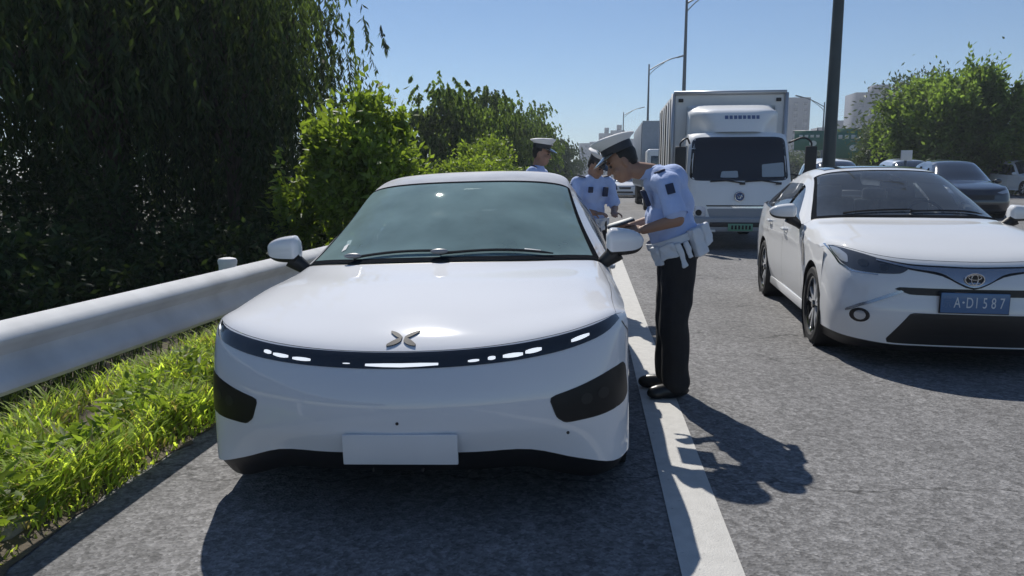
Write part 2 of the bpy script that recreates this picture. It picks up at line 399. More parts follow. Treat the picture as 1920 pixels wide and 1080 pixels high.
        hgt = np.maximum(te[:, 2] - bz, .01); fr = np.clip(.055 / hgt, 0, .5); lo = np.clip(.02 / hgt, 0, .45)
        grid_obj('roof_rail', gh(1 - fr * (1 - np.linspace(0, 1, 5)[:, None])), paint, root, flip=(s > 0))
        if detail: grid_obj('window_trim', gh(lo * np.linspace(0, 1, 3)[:, None]), spec.get('trim', M_BLACK), root, flip=(s > 0))
        G = gh(lo + (1 - fr - lo) * t); yv = te[:, 1]
        for (nm, y0, y1, gm) in spec['windows']:
            k = np.where((yv >= y0) & (yv <= y1))[0]
            if len(k) > 1: grid_obj(nm, G[:, k[0]:k[-1] + 1], sglass if gm is None else gm, root, flip=(s > 0))
        wheel(root, s * (np.interp(wy[0], W[:, 0], W[:, 1]) - spec['ww'] / 2 - .012), wy[0], wr, spec['ww'], s, style=spec.get('wstyle', 0), detail=max(14, int(36 * q)))
        wheel(root, s * (np.interp(wy[1], W[:, 0], W[:, 1]) - spec['ww'] / 2 - .012), wy[1], wr, spec['ww'], s, style=spec.get('wstyle', 0), detail=max(14, int(36 * q)))
    # ---- underbody, valance, cabin
    L = spec['len']; wmax = W[:, 1].max()
    b = MB(); b.box((0, L / 2, sill + .04), (2 * wmax - .5, L - .35, .14)); b.build('underbody', M_BLACK, root)
    r0 = SF.ev([0], np.linspace(-ne, ne, 49))[0]; V = []; F = []
    for p in r0: V.append((p[0] * .995, p[1] + .006, p[2] + .004))
    for p in r0: V.append((p[0] * .97, p[1] + .06, max(.13, p[2] - spec.get('val', .08))))
    for p in r0: V.append((p[0] * .9, p[1] + .5, .15))
    m_ = len(r0); F = [(i + a * m_, i + 1 + a * m_, i + 1 + (a + 1) * m_, i + (a + 1) * m_) for a in (0, 1) for i in range(m_ - 1)]
    link('front_valance', mesh('v', V, [f[::-1] for f in F]), M_BLACK, root)
    yc = SF.ev([I['cowl']], [0])[0, 0]; yh = SF.ev([I['header']], [0])[0, 0]
    b = MB(); b.box((0, (yc[1] + L - .7) / 2 + .2, .46), (2 * wmax - .3, L - .9 - yc[1], .3)); b.build('cabin_floor', M_INT, root)
    zb = yc[2]
    b = MB(); b.prism([(yc[1] + .12, zb - .35), (yc[1] + .12, zb - .09), (yc[1] + .45, zb - .045), (yc[1] + .72, zb - .06), (yc[1] + .8, zb - .14), (yc[1] + .72, zb - .38)], -wmax + .16, wmax - .16, 'x'); b.build('dashboard', M_INT, root, bevel=.02)
    sy = yc[1] + 1.35
    for x in (-.36, .36):
        for yy, hh in ((sy, 0), (sy + .95, -.04)):
            st = MB(); st.box((x, yy - .15, .55), (.5, .5, .18)); st.box((x, yy + .16, .85 + hh), (.48, .14, .62), Matrix.Rotation(R(-14), 3, 'X')); st.box((x, yy + .27, 1.2 + hh), (.26, .09, .17), Matrix.Rotation(R(-10), 3, 'X')); st.build('seat', M_SEAT, root, bevel=.04, seg=3)
    if detail:
        sw = MB(); pts = [(.36 + .18 * math.cos(a), yc[1] + .88 + .06 * math.sin(a), zb - .06 + .17 * math.sin(a)) for a in np.linspace(0, 2 * math.pi, 25)]
        sw.tube(pts, .014, 8); sw.box((.36, yc[1] + .88, zb - .07), (.16, .05, .1)); sw.build('steering_wheel', M_INT, root)
    verts = []; faces = []
    for G in [SF.patch(0, I['last'], -ne, ne, 160, 96)]:
        o2 = len(verts); verts += [tuple(p) for p in G.reshape(-1, 3)]; faces += [tuple(i + o2 for i in f) for f in gridfaces(G.shape[0] - 1, G.shape[1] - 1)]
    bv = BVHTree.FromPolygons(verts, faces)
    vs = []; fs = []
    for G in sgrid:
        o2 = len(vs); vs += [tuple(p) for p in G.reshape(-1, 3)]; fs += [tuple(i + o2 for i in f) for f in gridfaces(G.shape[0] - 1, G.shape[1] - 1)]
    return root, SF, bv, BVHTree.FromPolygons(vs, fs)

def mirror_part(root, s, base, size, paint, tilt=0.0, under=M_BLACK, k=1.0):
    """door mirror: shell, black lower half, stalk, glass.  base = point on the door, s = side"""
    x, y, z = base; a, b, c = size
    sh = MB(); cx = s * (x + .11 + a / 2)
    G = []
    nu, nv = 20, 24; V = []
    for i in range(nu + 1):
        u = (i / nu); xx = s * (x + .10 + a * u)
        end = max((1 - u ** 7) ** .5, .12) * (min(1, (.55 + u * 4)) if u < .12 else 1)
        zt = c * .5 * (1 - .42 * u ** 2.0) * end; zb = -c * .5 * (1 - .12 * u ** 3) * end
        for j in range(nv):
            q = 2 * math.pi * j / nv; cy, cz = math.cos(q), math.sin(q)
            sy, sz = math.copysign(abs(cy) ** .7, cy), math.copysign(abs(cz) ** .6, cz)
            yy = y + (sy * b * .7 if cy < 0 else sy * b * .3) * end * (1 - .15 * u) + .04 * u
            zz = z + (zt if sz > 0 else -zb) * sz + tilt * u
            V.append((xx, yy, zz))
    def shell(sel, m, nm):
        f = []
        for i in range(nu):
            for j in range(nv):
                q = 2 * math.pi * (j + .5) / nv
                if sel(math.sin(q), math.cos(q)): f.append((i * nv + j, i * nv + (j + 1) % nv, (i + 1) * nv + (j + 1) % nv, (i + 1) * nv + j))
        if m is paint: f.append(tuple(range(nv))); f.append(tuple(nu * nv + j for j in range(nv)))
        mm = mesh(nm, V, f); bm = bmesh.new(); bm.from_mesh(mm); bmesh.ops.delete(bm, geom=[v for v in bm.verts if not v.link_faces], context='VERTS'); bmesh.ops.recalc_face_normals(bm, faces=bm.faces); bm.to_mesh(mm); bm.free()
        return link(nm, mm, m, par)
    par = empty('door_mirror', parent=root)
    shell(lambda sn, cs: sn > -.5 and not (cs > .85), paint, 'mirror_shell')
    shell(lambda sn, cs: sn <= -.5 and not (cs > .85), under, 'mirror_base')
    shell(lambda sn, cs: cs > .85, M_CHROME, 'mirror_glass')
    st = MB(); st.tube([(s * (x + .0), y + .03, z - c * 1.15), (s * (x + .07), y + .01, z - c * .8), (s * (x + .16), y - .005, z - c * .36)], [.03, .035, .055], 10); st.build('stalk', under, par)
    return par

# ---- the white electric fastback in the foreground
P7 = [
 [(0,.03,.315),(.3,.045,.315),(.53,.085,.312),(.72,.15,.25),(.87,.235,.205),(.94,.385,.2),(.955,.52,.2)],
 [(0,0,.42),(.3,.015,.42),(.535,.06,.42),(.72,.125,.415),(.865,.23,.41),(.938,.385,.41),(.955,.52,.41)],
 [(0,.012,.55),(.3,.025,.55),(.535,.07,.553),(.72,.135,.556),(.86,.235,.56),(.934,.385,.565),(.955,.51,.57)],
 [(0,.06,.665),(.3,.073,.674),(.53,.113,.696),(.71,.18,.723),(.835,.265,.748),(.912,.39,.763),(.95,.50,.768)],
 [(0,.105,.728),(.3,.118,.737),(.53,.155,.76),(.70,.225,.784),(.815,.305,.808),(.895,.42,.816),(.942,.52,.806)],
 [(0,.38,.825),(.28,.385,.829),(.5,.41,.837),(.67,.455,.848),(.79,.51,.856),(.885,.585,.846),(.947,.65,.80)],
 [(0,.76,.91),(.28,.765,.91),(.5,.785,.912),(.66,.815,.912),(.79,.85,.905),(.888,.885,.876),(.952,.92,.805)],
 [(0,1.16,.982),(.27,1.17,.98),(.48,1.215,.974),(.63,1.28,.968),(.75,1.36,.958),(.845,1.45,.94),(.905,1.5,.895)],
 [(0,1.68,1.22),(.25,1.695,1.218),(.44,1.74,1.208),(.575,1.80,1.195),(.68,1.87,1.175),(.745,1.93,1.15),(.79,1.97,1.115)],
 [(0,2.16,1.415),(.24,2.17,1.413),(.42,2.21,1.405),(.54,2.26,1.393),(.63,2.32,1.375),(.68,2.37,1.352),(.705,2.41,1.322)],
 [(0,2.75,1.482),(.24,2.755,1.48),(.42,2.77,1.473),(.54,2.79,1.461),(.62,2.82,1.44),(.665,2.85,1.412),(.69,2.88,1.37)],
 prow(3.5, 1.44, .67, 3.55, 1.32, 2, 3), prow(4.35, 1.13, .70, 4.3, 1.07, 2, 3), prow(4.78, 1.05, .82, 4.62, .99, 2.5, 3),
 prow(4.88, .80, .925, 4.45, .78, 3, 2), prow(4.84, .34, .93, 4.42, .3, 3, 2)]
SPEC_P7 = dict(rows=P7, idx=dict(hood0=4, cowl=7, header=9, roofend=11, glassend=12, bootend=13, last=15), pillar=.62,
  belt=[(.905,1.5,.895),(.93,1.9,.925),(.935,2.8,.96),(.925,3.7,1.0),(.87,4.3,1.02),(.82,4.62,.99)],
  width=[(.5,.955),(.9,.96),(1.6,.945),(2.5,.945),(3.5,.955),(3.9,.96),(4.45,.93)], sill=.26, wheels=(.905,3.90), wr=.345, ww=.245, yside=(.52,4.45),
  panels=[('front_wing',.51,1.33,None),('front_door',1.33,2.42,None),('rear_door',2.42,3.4,None),('rear_wing',3.4,4.46,None)],
  windows=[('door_window',1.55,2.47,None),('door_window',2.55,3.45,None),('quarter_window',3.5,4.2,None)], len=4.88, roofmat=glass_mat('panorama_roof_glass', (.6, .62, .64), .76, (.66, .67, .70), 1.5), val=.1, zmax=.55, crease=.006)
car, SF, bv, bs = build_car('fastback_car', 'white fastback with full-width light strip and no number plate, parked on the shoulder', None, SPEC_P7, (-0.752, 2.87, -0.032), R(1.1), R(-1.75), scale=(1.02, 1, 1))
# full-width light strip: black lens, then the lit sections
TOPB = [(-.895,.819),(-.85,.810),(-.7,.779),(-.5,.751),(-.25,.732),(0,.726),(.25,.732),(.5,.751),(.7,.779),(.85,.810),(.895,.819)]
BOTB = [(-.91,.798),(-.85,.765),(-.7,.722),(-.5,.692),(-.25,.673),(0,.667),(.25,.673),(.5,.692),(.7,.722),(.85,.765),(.91,.798)]
ls = decal('light_strip', band(TOPB, BOTB, 4), bv, M_GLOSSBLK, car, off=.004, thick=.02, step=.035)
for (x0, x1, a, b_) in ((-.585,-.55,.33,.58),(-.54,-.47,.28,.52),(-.45,-.37,.22,.44),(-.23,-.2,.26,.32),(-.135,.165,.1,.34),(.285,.33,.2,.36),(.365,.395,.2,.44),(.425,.505,.2,.48),(.515,.58,.26,.56),(.70,.775,.32,.6),(-.885,-.86,.4,.7)):
    tz = lambda x: np.interp(x, [p[0] for p in TOPB], [p[1] for p in TOPB]); bz = lambda x: np.interp(x, [p[0] for p in BOTB], [p[1] for p in BOTB])
    xs = np.linspace(x0, x1, 5); k = np.sin(np.linspace(.25, math.pi - .25, 5)) ** .4
    mid = (a + b_) / 2; ha = (b_ - a) / 2
    tp = [(x, bz(x) + (tz(x) - bz(x)) * (mid + ha * kk)) for x, kk in zip(xs, k)]; bt = [(x, bz(x) + (tz(x) - bz(x)) * (mid - ha * kk)) for x, kk in zip(xs, k)]
    decal('lit_section', tp + bt[::-1], bv, M_LED, ls, off=.0065, thick=.003, step=.05)
for s in (-1, 1):
    pl = [(s*.612,.532),(s*.74,.565),(s*.86,.605),(s*.915,.612),(s*.93,.59),(s*.938,.47),(s*.92,.445),(s*.80,.43),(s*.675,.424),(s*.64,.45)]
    pl = smooth_poly(pl, .2, 2)
    cx = sum(p[0] for p in pl) / len(pl); cz = sum(p[1] for p in pl) / len(pl)
    decal('lamp_surround', [(cx + (p[0] - cx) * 1.03, cz + (p[1] - cz) * 1.05) for p in pl], bv, M_BLACK, car, off=.002, thick=.01)
    hl = decal('headlight', pl, bv, M_LAMPBLK, car, off=.004, thick=.01)
    for k in range(2):
        u = s * (.76 + .07 * k); zc = .51 + .012 * k
        decal('projector', [(u + .024 * math.cos(a), zc + .024 * math.sin(a)) for a in np.linspace(0, 2 * math.pi, 12, endpoint=False)], bv, mat('dark_projector_lens', (.02, .021, .023), .3, spec=.3), hl, off=.006, thick=.002)
    # rear edge seam of bumper and the little arch insert
    decal('bumper_seam', [(s*.918,.782),(s*.948,.73),(s*.951,.62),(s*.953,.62),(s*.951,.733),(s*.921,.787)], bv, M_BLACK, car, off=.0015, thick=.002)
# blank plate cover
b = MB(); b.box((0.008, -.006, .345), (.47, .016, .128)); b.build('plate_cover', mat('blank_plate', (.68, .69, .72), .4, coat=.3, var=.04, vscale=5), car, bevel=.006)
for x, z in ((-.17,.40),(.0,.452),(.17,.40),(-.1,.262),(.1,.262),(.68,.375)):
    b = MB(); yy = -.02 if z < .3 else bv.ray_cast(Vector((x, -3, z)), Vector((0, 1, 0)))[0].y; yy = min(yy, -.02 if abs(x) < .2 and z < .39 else yy)
    b.lathe([(yy - .003, .001), (yy - .003, .0065), (yy + .01, .0065)], 10, 'y', (x, 0, z)); b.build('bolt_hole', M_BLACK, car)
# chrome four-petal emblem standing on the bonnet's nose
em = MB()
for sx in (-1, 1):
    for (p0, p1, p2, wd) in (((.005,.002),(.024,.010),(.056,.022),.006), ((.005,-.004),(.022,-.010),(.055,-.022),.009)):
        pts = curve2([p0, p1, p2], 4)
        for i in range(len(pts) - 1):
            pass
        V = []; nn = len(pts)
        for k, p in enumerate(pts):
            wv = wd * math.sin(math.pi * (.18 + .7 * k / (nn - 1)))
            for dz in (-wv, wv):
                V.append((sx * p[0] * 1.1, .0, p[1] + dz))
        base = Vector((0, .16, .76))
        V2 = []
        for v in V:
            h = bv.ray_cast(Vector((v[0], -3, .766 + v[2] * .85)), Vector((0, 1, 0)))[0]; V2.append((h.x, h.y - .007, h.z + .004))
        V3 = [(a[0], a[1] + .008, a[2] - .006) for a in V2]
        n2 = len(V2); F = [(2*k, 2*k+1, 2*k+3, 2*k+2) for k in range(nn - 1)]
        F += [(2*k, 2*k+2, n2+2*k+2, n2+2*k) for k in range(nn - 1)] + [(2*k+3, 2*k+1, n2+2*k+1, n2+2*k+3) for k in range(nn - 1)] + [(1, 0, n2, n2+1), (n2-2, n2-1, 2*n2-1, 2*n2-2)]
        em.add(V2 + V3, F)
em.build('emblem', mat('emblem_metal', (.03,.032,.04), .6, spec=.2), car, smooth=False)
for s in (-1, 1):
    G = SF.patch(4.06, 6.95, s * 5.02, s * 5.045, 40, 1); G[..., 2] += .0012
    grid_obj('bonnet_shut_line', G, M_BLACK, car)
# cowl, wipers, mirrors, inner mirror, sensor pod
G = SF.patch(6.98, 7.1, -5.3, 5.3, 3, 40); G[..., 2] -= .004
grid_obj('cowl_panel', G, M_BLACK, car, flip=True)
for x0, x1 in ((-.52, -.02), (-.02, .60)):
    wp = MB(); pts = []
    for u in np.linspace(0, 1, 9):
        x = x0 + (x1 - x0) * u; h = bv.ray_cast(Vector((x, 1.235 + .1 * abs(x) + .03 * u, 3)), Vector((0, 0, -1)))[0]; pts.append((h.x, h.y, h.z + .014))
    wp.tube(pts, [.011] + [.008] * 7 + [.004], 6); wp.build('wiper', M_BLACK, car)
    wq = MB(); p = pts[0]; wq.ellipsoid((p[0], p[1] - .015, p[2] + .012), (.05, .02, .016)); wq.build('wiper_pivot', mat('grey_plastic', (.25,.26,.28), .4), car)
for s in (-1, 1): mirror_part(car, s, (.80, 1.50, 1.045), (.215, .12, .165), M_WHITE)
im = MB(); im.box((-.07, 2.03, 1.31), (.26, .03, .072), Matrix.Rotation(R(6), 3, 'Z')); im.build('inner_mirror', mat('mirror_back', (.72,.74,.75), .4, coat=.5), car, bevel=.02, seg=3)
im = MB(); im.tube([(-.02, 2.04, 1.32), (.0, 2.07, 1.335)], [.03, .035], 8); im.box((.06, 2.08, 1.335), (.12, .12, .03), Matrix.Rotation(R(22), 3, 'X')); im.build('sensor_pod', M_BLACK, car, bevel=.01)

for x0, x1, y0, y1 in ((.44, .53, 1.335, 1.347), (-.64, -.615, 1.45, 1.52)):
    decal('windscreen_sticker', [(x0, y0), (x1, y0 + .01), (x1, y1 + .01), (x0, y1)], bv, mat('sticker', (.7, .72, .72), .6), car, axis='top', off=.004, thick=0, step=.05)
# ---- the white saloon in the next lane
TY = [
 [(0,.05,.19),(.3,.055,.19),(.5,.085,.19),(.66,.16,.2),(.78,.28,.21),(.845,.43,.22),(.865,.63,.22)],
 [(0,0,.40),(.3,.01,.40),(.5,.045,.40),(.67,.115,.40),(.80,.24,.40),(.862,.42,.40),(.88,.63,.40)],
 [(0,.015,.55),(.3,.028,.55),(.5,.065,.55),(.67,.14,.55),(.80,.27,.555),(.862,.43,.56),(.883,.62,.56)],
 [(0,.03,.66),(.3,.045,.66),(.5,.09,.665),(.66,.175,.68),(.78,.31,.70),(.85,.48,.715),(.88,.66,.72)],
 [(0,.115,.785),(.3,.135,.79),(.48,.18,.80),(.63,.275,.82),(.745,.42,.845),(.825,.60,.85),(.875,.75,.82)],
 [(0,.48,.905),(.28,.49,.907),(.46,.53,.912),(.60,.61,.918),(.72,.73,.918),(.815,.87,.90),(.88,.98,.83)],
 [(0,.90,.985),(.27,.91,.985),(.45,.95,.985),(.58,1.01,.984),(.69,1.10,.975),(.80,1.22,.95),(.88,1.3,.86)],
 [(0,1.26,1.035),(.25,1.275,1.033),(.43,1.32,1.03),(.57,1.39,1.024),(.68,1.48,1.012),(.77,1.57,.995),(.838,1.64,.95)],
 [(0,1.74,1.25),(.24,1.755,1.248),(.41,1.80,1.24),(.53,1.87,1.228),(.62,1.95,1.21),(.68,2.01,1.185),(.725,2.06,1.15)],
 [(0,2.26,1.435),(.22,2.275,1.432),(.38,2.31,1.423),(.48,2.36,1.41),(.55,2.42,1.39),(.595,2.47,1.365),(.622,2.50,1.33)],
 [(0,2.95,1.478),(.22,2.955,1.475),(.37,2.97,1.466),(.47,2.99,1.452),(.54,3.01,1.43),(.58,3.03,1.40),(.605,3.05,1.36)],
 prow(3.55, 1.44, .60, 3.6, 1.33, 2, 3), prow(4.1, 1.15, .68, 4.15, 1.07, 2, 3), prow(4.52, 1.09, .78, 4.42, 1.0, 2.5, 3),
 prow(4.63, .75, .87, 4.2, .75, 3, 2), prow(4.58, .28, .87, 4.18, .28, 3, 2)]
SPEC_TY = dict(rows=TY, idx=dict(hood0=4, cowl=7, header=9, roofend=11, glassend=12, bootend=13, last=15), pillar=.75,
  belt=[(.838,1.64,.95),(.862,2.0,.97),(.868,2.8,.995),(.865,3.5,1.03),(.83,4.1,1.06),(.78,4.42,1.0)],
  width=[(.6,.883),(.98,.888),(1.7,.875),(2.5,.872),(3.4,.88),(3.68,.888),(4.2,.87)], sill=.24, wheels=(.985,3.685), wr=.322, ww=.215, yside=(.63,4.2),
  panels=[('front_wing',.62,1.44,None),('front_door',1.44,2.5,None),('rear_door',2.5,3.4,None),('rear_wing',3.4,4.22,None)],
  windows=[('door_window',1.72,2.5,None),('door_window',2.57,3.38,None),('quarter_window',3.42,3.75,None)], len=4.63, trim=M_CHROME, crease=.012, zcr=.80, sillmat=M_WHITE2)
ty, SFt, bvt, bst = build_car('saloon_car', 'white saloon with chrome winged grille and blue number plate in the traffic lane', None, SPEC_TY, (2.72, 5.52, 0), R(-4.2), 0, (1.01, 1, 1.03), paint=M_WHITE2, glass=M_GLASS2)
M_GRILL = mat('dark_grille', (.010, .010, .012), .45)
M_SATIN = mat('satin_chrome', (.42,.44,.48), .25, metal=.85)
for s in (-1, 1):
    hp = [(s*.40,.735),(s*.52,.775),(s*.66,.815),(s*.78,.845),(s*.845,.853),(s*.83,.80),(s*.80,.74),(s*.74,.70),(s*.60,.69),(s*.46,.695)]
    hp = smooth_poly(hp, .28, 2)
    h = decal('headlight', hp, bvt, mat('clear_lamp_dark', (.05,.055,.065), .12, coat=1.0), ty, off=.004, thick=.015)
    decal('lamp_reflector', smooth_poly([(s*.80,.84),(s*.838,.845),(s*.825,.80),(s*.80,.755),(s*.765,.745),(s*.76,.80)], .25), bvt, M_LENS, h, off=.006, thick=.002)
    for u, zz, r_ in ((.68, .755, .032), (.56, .733, .028)):
        decal('projector', [(s*u + r_ * math.cos(a), zz + r_ * .8 * math.sin(a)) for a in np.linspace(0, 2 * math.pi, 14, endpoint=False)], bvt, mat('projector_lens', (.05,.055,.06), .08, coat=1, metal=.5), h, off=.006, thick=.002)
    decal('lamp_trim', smooth_poly([(s*.845,.855),(s*.85,.85),(s*.805,.738),(s*.745,.697),(s*.60,.685),(s*.60,.679),(s*.75,.689),(s*.815,.732),(s*.858,.85)], .1), bvt, M_CHROME, h, off=.006, thick=.004)
    # fog lamp pocket and its bright blade
    decal('fog_pocket', [(s*.705 + .06 * math.cos(a), .385 + .052 * math.sin(a)) for a in np.linspace(0, 2 * math.pi, 18, endpoint=False)], bvt, M_GRILL, ty, off=.003, thick=.01)
    decal('fog_lamp', [(s*.705 + .035 * math.cos(a), .385 + .035 * math.sin(a)) for a in np.linspace(0, 2 * math.pi, 14, endpoint=False)], bvt, M_LENS, ty, off=.006, thick=.004)
    decal('fog_blade', smooth_poly([(s*.46,.585),(s*.60,.52),(s*.72,.465),(s*.785,.425),(s*.79,.405),(s*.765,.415),(s*.70,.455),(s*.58,.508),(s*.44,.572)], .2), bvt, M_SATIN, ty, off=.006, thick=.012)
# winged chrome grille bar, slot, lower intake
decal('grille_shadow', band([(-.62,.80),(-.4,.765),(-.2,.757),(0,.752),(.2,.757),(.4,.765),(.62,.80)], [(-.62,.77),(-.4,.726),(-.2,.69),(0,.605),(.2,.69),(.4,.726),(.62,.77)], 4), bvt, M_GRILL, ty, off=.003, thick=.01)
decal('grille_wing', band([(-.60,.79),(-.4,.755),(-.2,.747),(0,.742),(.2,.747),(.4,.755),(.60,.79)], [(-.60,.78),(-.4,.738),(-.2,.708),(-.1,.652),(0,.618),(.1,.652),(.2,.708),(.4,.738),(.60,.78)], 4), bvt, M_SATIN, ty, off=.012, thick=.012)
decal('upper_grille', smooth_poly([(-.47,.605),(.47,.605),(.50,.59),(.40,.555),(-.40,.555),(-.50,.59)], .1), bvt, M_GRILL, ty, off=.003, thick=.01)
decal('lower_intake', smooth_poly([(-.40,.42),(-.37,.43),(.37,.43),(.40,.42),(.53,.23),(.52,.20),(-.52,.20),(-.53,.23)], .1), bvt, M_GRILL, ty, off=.003, thick=.012)
for k in range(3):
    z = .27 + .05 * k; b = MB(); xw = .47 - .04 * k
    decal('intake_slat', [(-xw, z - .006), (xw, z - .006), (xw, z + .006), (-xw, z + .006)], bvt, M_BLACK, ty, off=.009, thick=.006, step=.08)
# oval emblem: three ovals
eb = MB(); y0 = bvt.ray_cast(Vector((0, -3, .68)), Vector((0, 1, 0)))[0].y - .022
for (rx, rz, cz, tr) in ((.062,.042,.675,.0055), (.022,.036,.675,.004), (.042,.018,.69,.004)):
    eb.tube([(rx * math.cos(a), y0 - .004, cz + rz * math.sin(a)) for a in np.linspace(0, 2 * math.pi, 29)], tr, 6, caps=False)
eb.build('emblem', M_CHROME, ty)
b = MB(); b.prism([(.06 * math.cos(a), .675 + .04 * math.sin(a)) for a in np.linspace(0, 2*math.pi, 20, endpoint=False)], y0, y0 + .02); b.build('emblem_disc', M_GRILL, ty)
def text_mesh(txt, size, m, parent, loc, rot, name='lettering', ext=.001, sx=1.0):
    cu = bpy.data.curves.new('t', 'FONT'); cu.body = txt; cu.size = size; cu.extrude = ext; cu.align_x = 'CENTER'; cu.align_y = 'CENTER'
    o = bpy.data.objects.new('t', cu); COL.objects.link(o); dg = bpy.context.evaluated_depsgraph_get(); me = bpy.data.meshes.new_from_object(o.evaluated_get(dg)); bpy.data.objects.remove(o)
    r = link(name, me, m, parent, smooth=False); r.location = loc; r.rotation_euler = rot; r.scale = (sx, 1, 1); return r
pl = MB(); pl.box((0, -.022, .515), (.44, .012, .14)); pl = pl.build('number_plate', mat('plate_blue', (.05,.14,.30), .35, coat=.3), ty, bevel=.008)
pf = MB(); pf.prism([(-.226,.44),(.226,.44),(.226,.59),(-.226,.59)], -.0155, -.008); pf.build('plate_frame', M_BLACK, ty)
M_PLW = mat('plate_letters', (.62,.66,.70), .5)
for ch, x in (('A', -.115), ('D', -.035), ('I', .01), ('5', .063), ('8', .118), ('7', .172)):
    text_mesh(ch, .105, M_PLW, pl, (x, -.0295, .515), (math.pi / 2, 0, 0), sx=.62)
text_mesh('京', .085, mat('plate_letters_faded', (.10,.19,.34), .5), pl, (-.18, -.0295, .515), (math.pi / 2, 0, 0), sx=.7)
text_mesh('·', .12, M_PLW, pl, (-.076, -.0295, .515), (math.pi / 2, 0, 0))
for s in (-1, 1): mirror_part(ty, s, (.80, 1.72, 1.06), (.23, .14, .145), M_WHITE2)
G = SFt.patch(6.97, 7.1, -5.2, 5.2, 3, 40); G[..., 2] -= .003
grid_obj('cowl_panel', G, M_BLACK, ty, flip=True)
for x0, x1 in ((-.55, 0.0), (-.02, .6)):
    wp = MB(); pts = []
    for u in np.linspace(0, 1, 9):
        x = x0 + (x1 - x0) * u; hh = bvt.ray_cast(Vector((x, 1.36 + .28 * x * x + .03 * u, 3)), Vector((0, 0, -1)))[0]; pts.append((hh.x, hh.y, hh.z + .014))
    wp.tube(pts, [.011] + [.008] * 7 + [.004], 6); wp.build('wiper', M_BLACK, ty)
im = MB(); im.box((.0, 1.95, 1.3), (.24, .03, .065)); im.build('inner_mirror', M_BLACK, ty, bevel=.02)
sr = SFt.patch(9.25, 10.35, -3.3, 3.3, 10, 16); sr[..., 2] += .006
grid_obj('sunroof', sr, M_GLOSSBLK, ty, flip=True)
# black vent blade behind the front wheel
decal('wing_vent', smooth_poly([(1.30,.60),(1.36,.80),(1.47,.86),(1.42,.66)], .15), bst, M_GLOSSBLK, ty, axis='left', off=.004, thick=.004)
pg = MB(); pg.box((.30, 1.62, 1.035), (.24, .10, .012), Matrix.Rotation(R(18), 3, 'X')); pg.build('dashboard_papers', mat('paper', (.6,.6,.58), .7), ty)

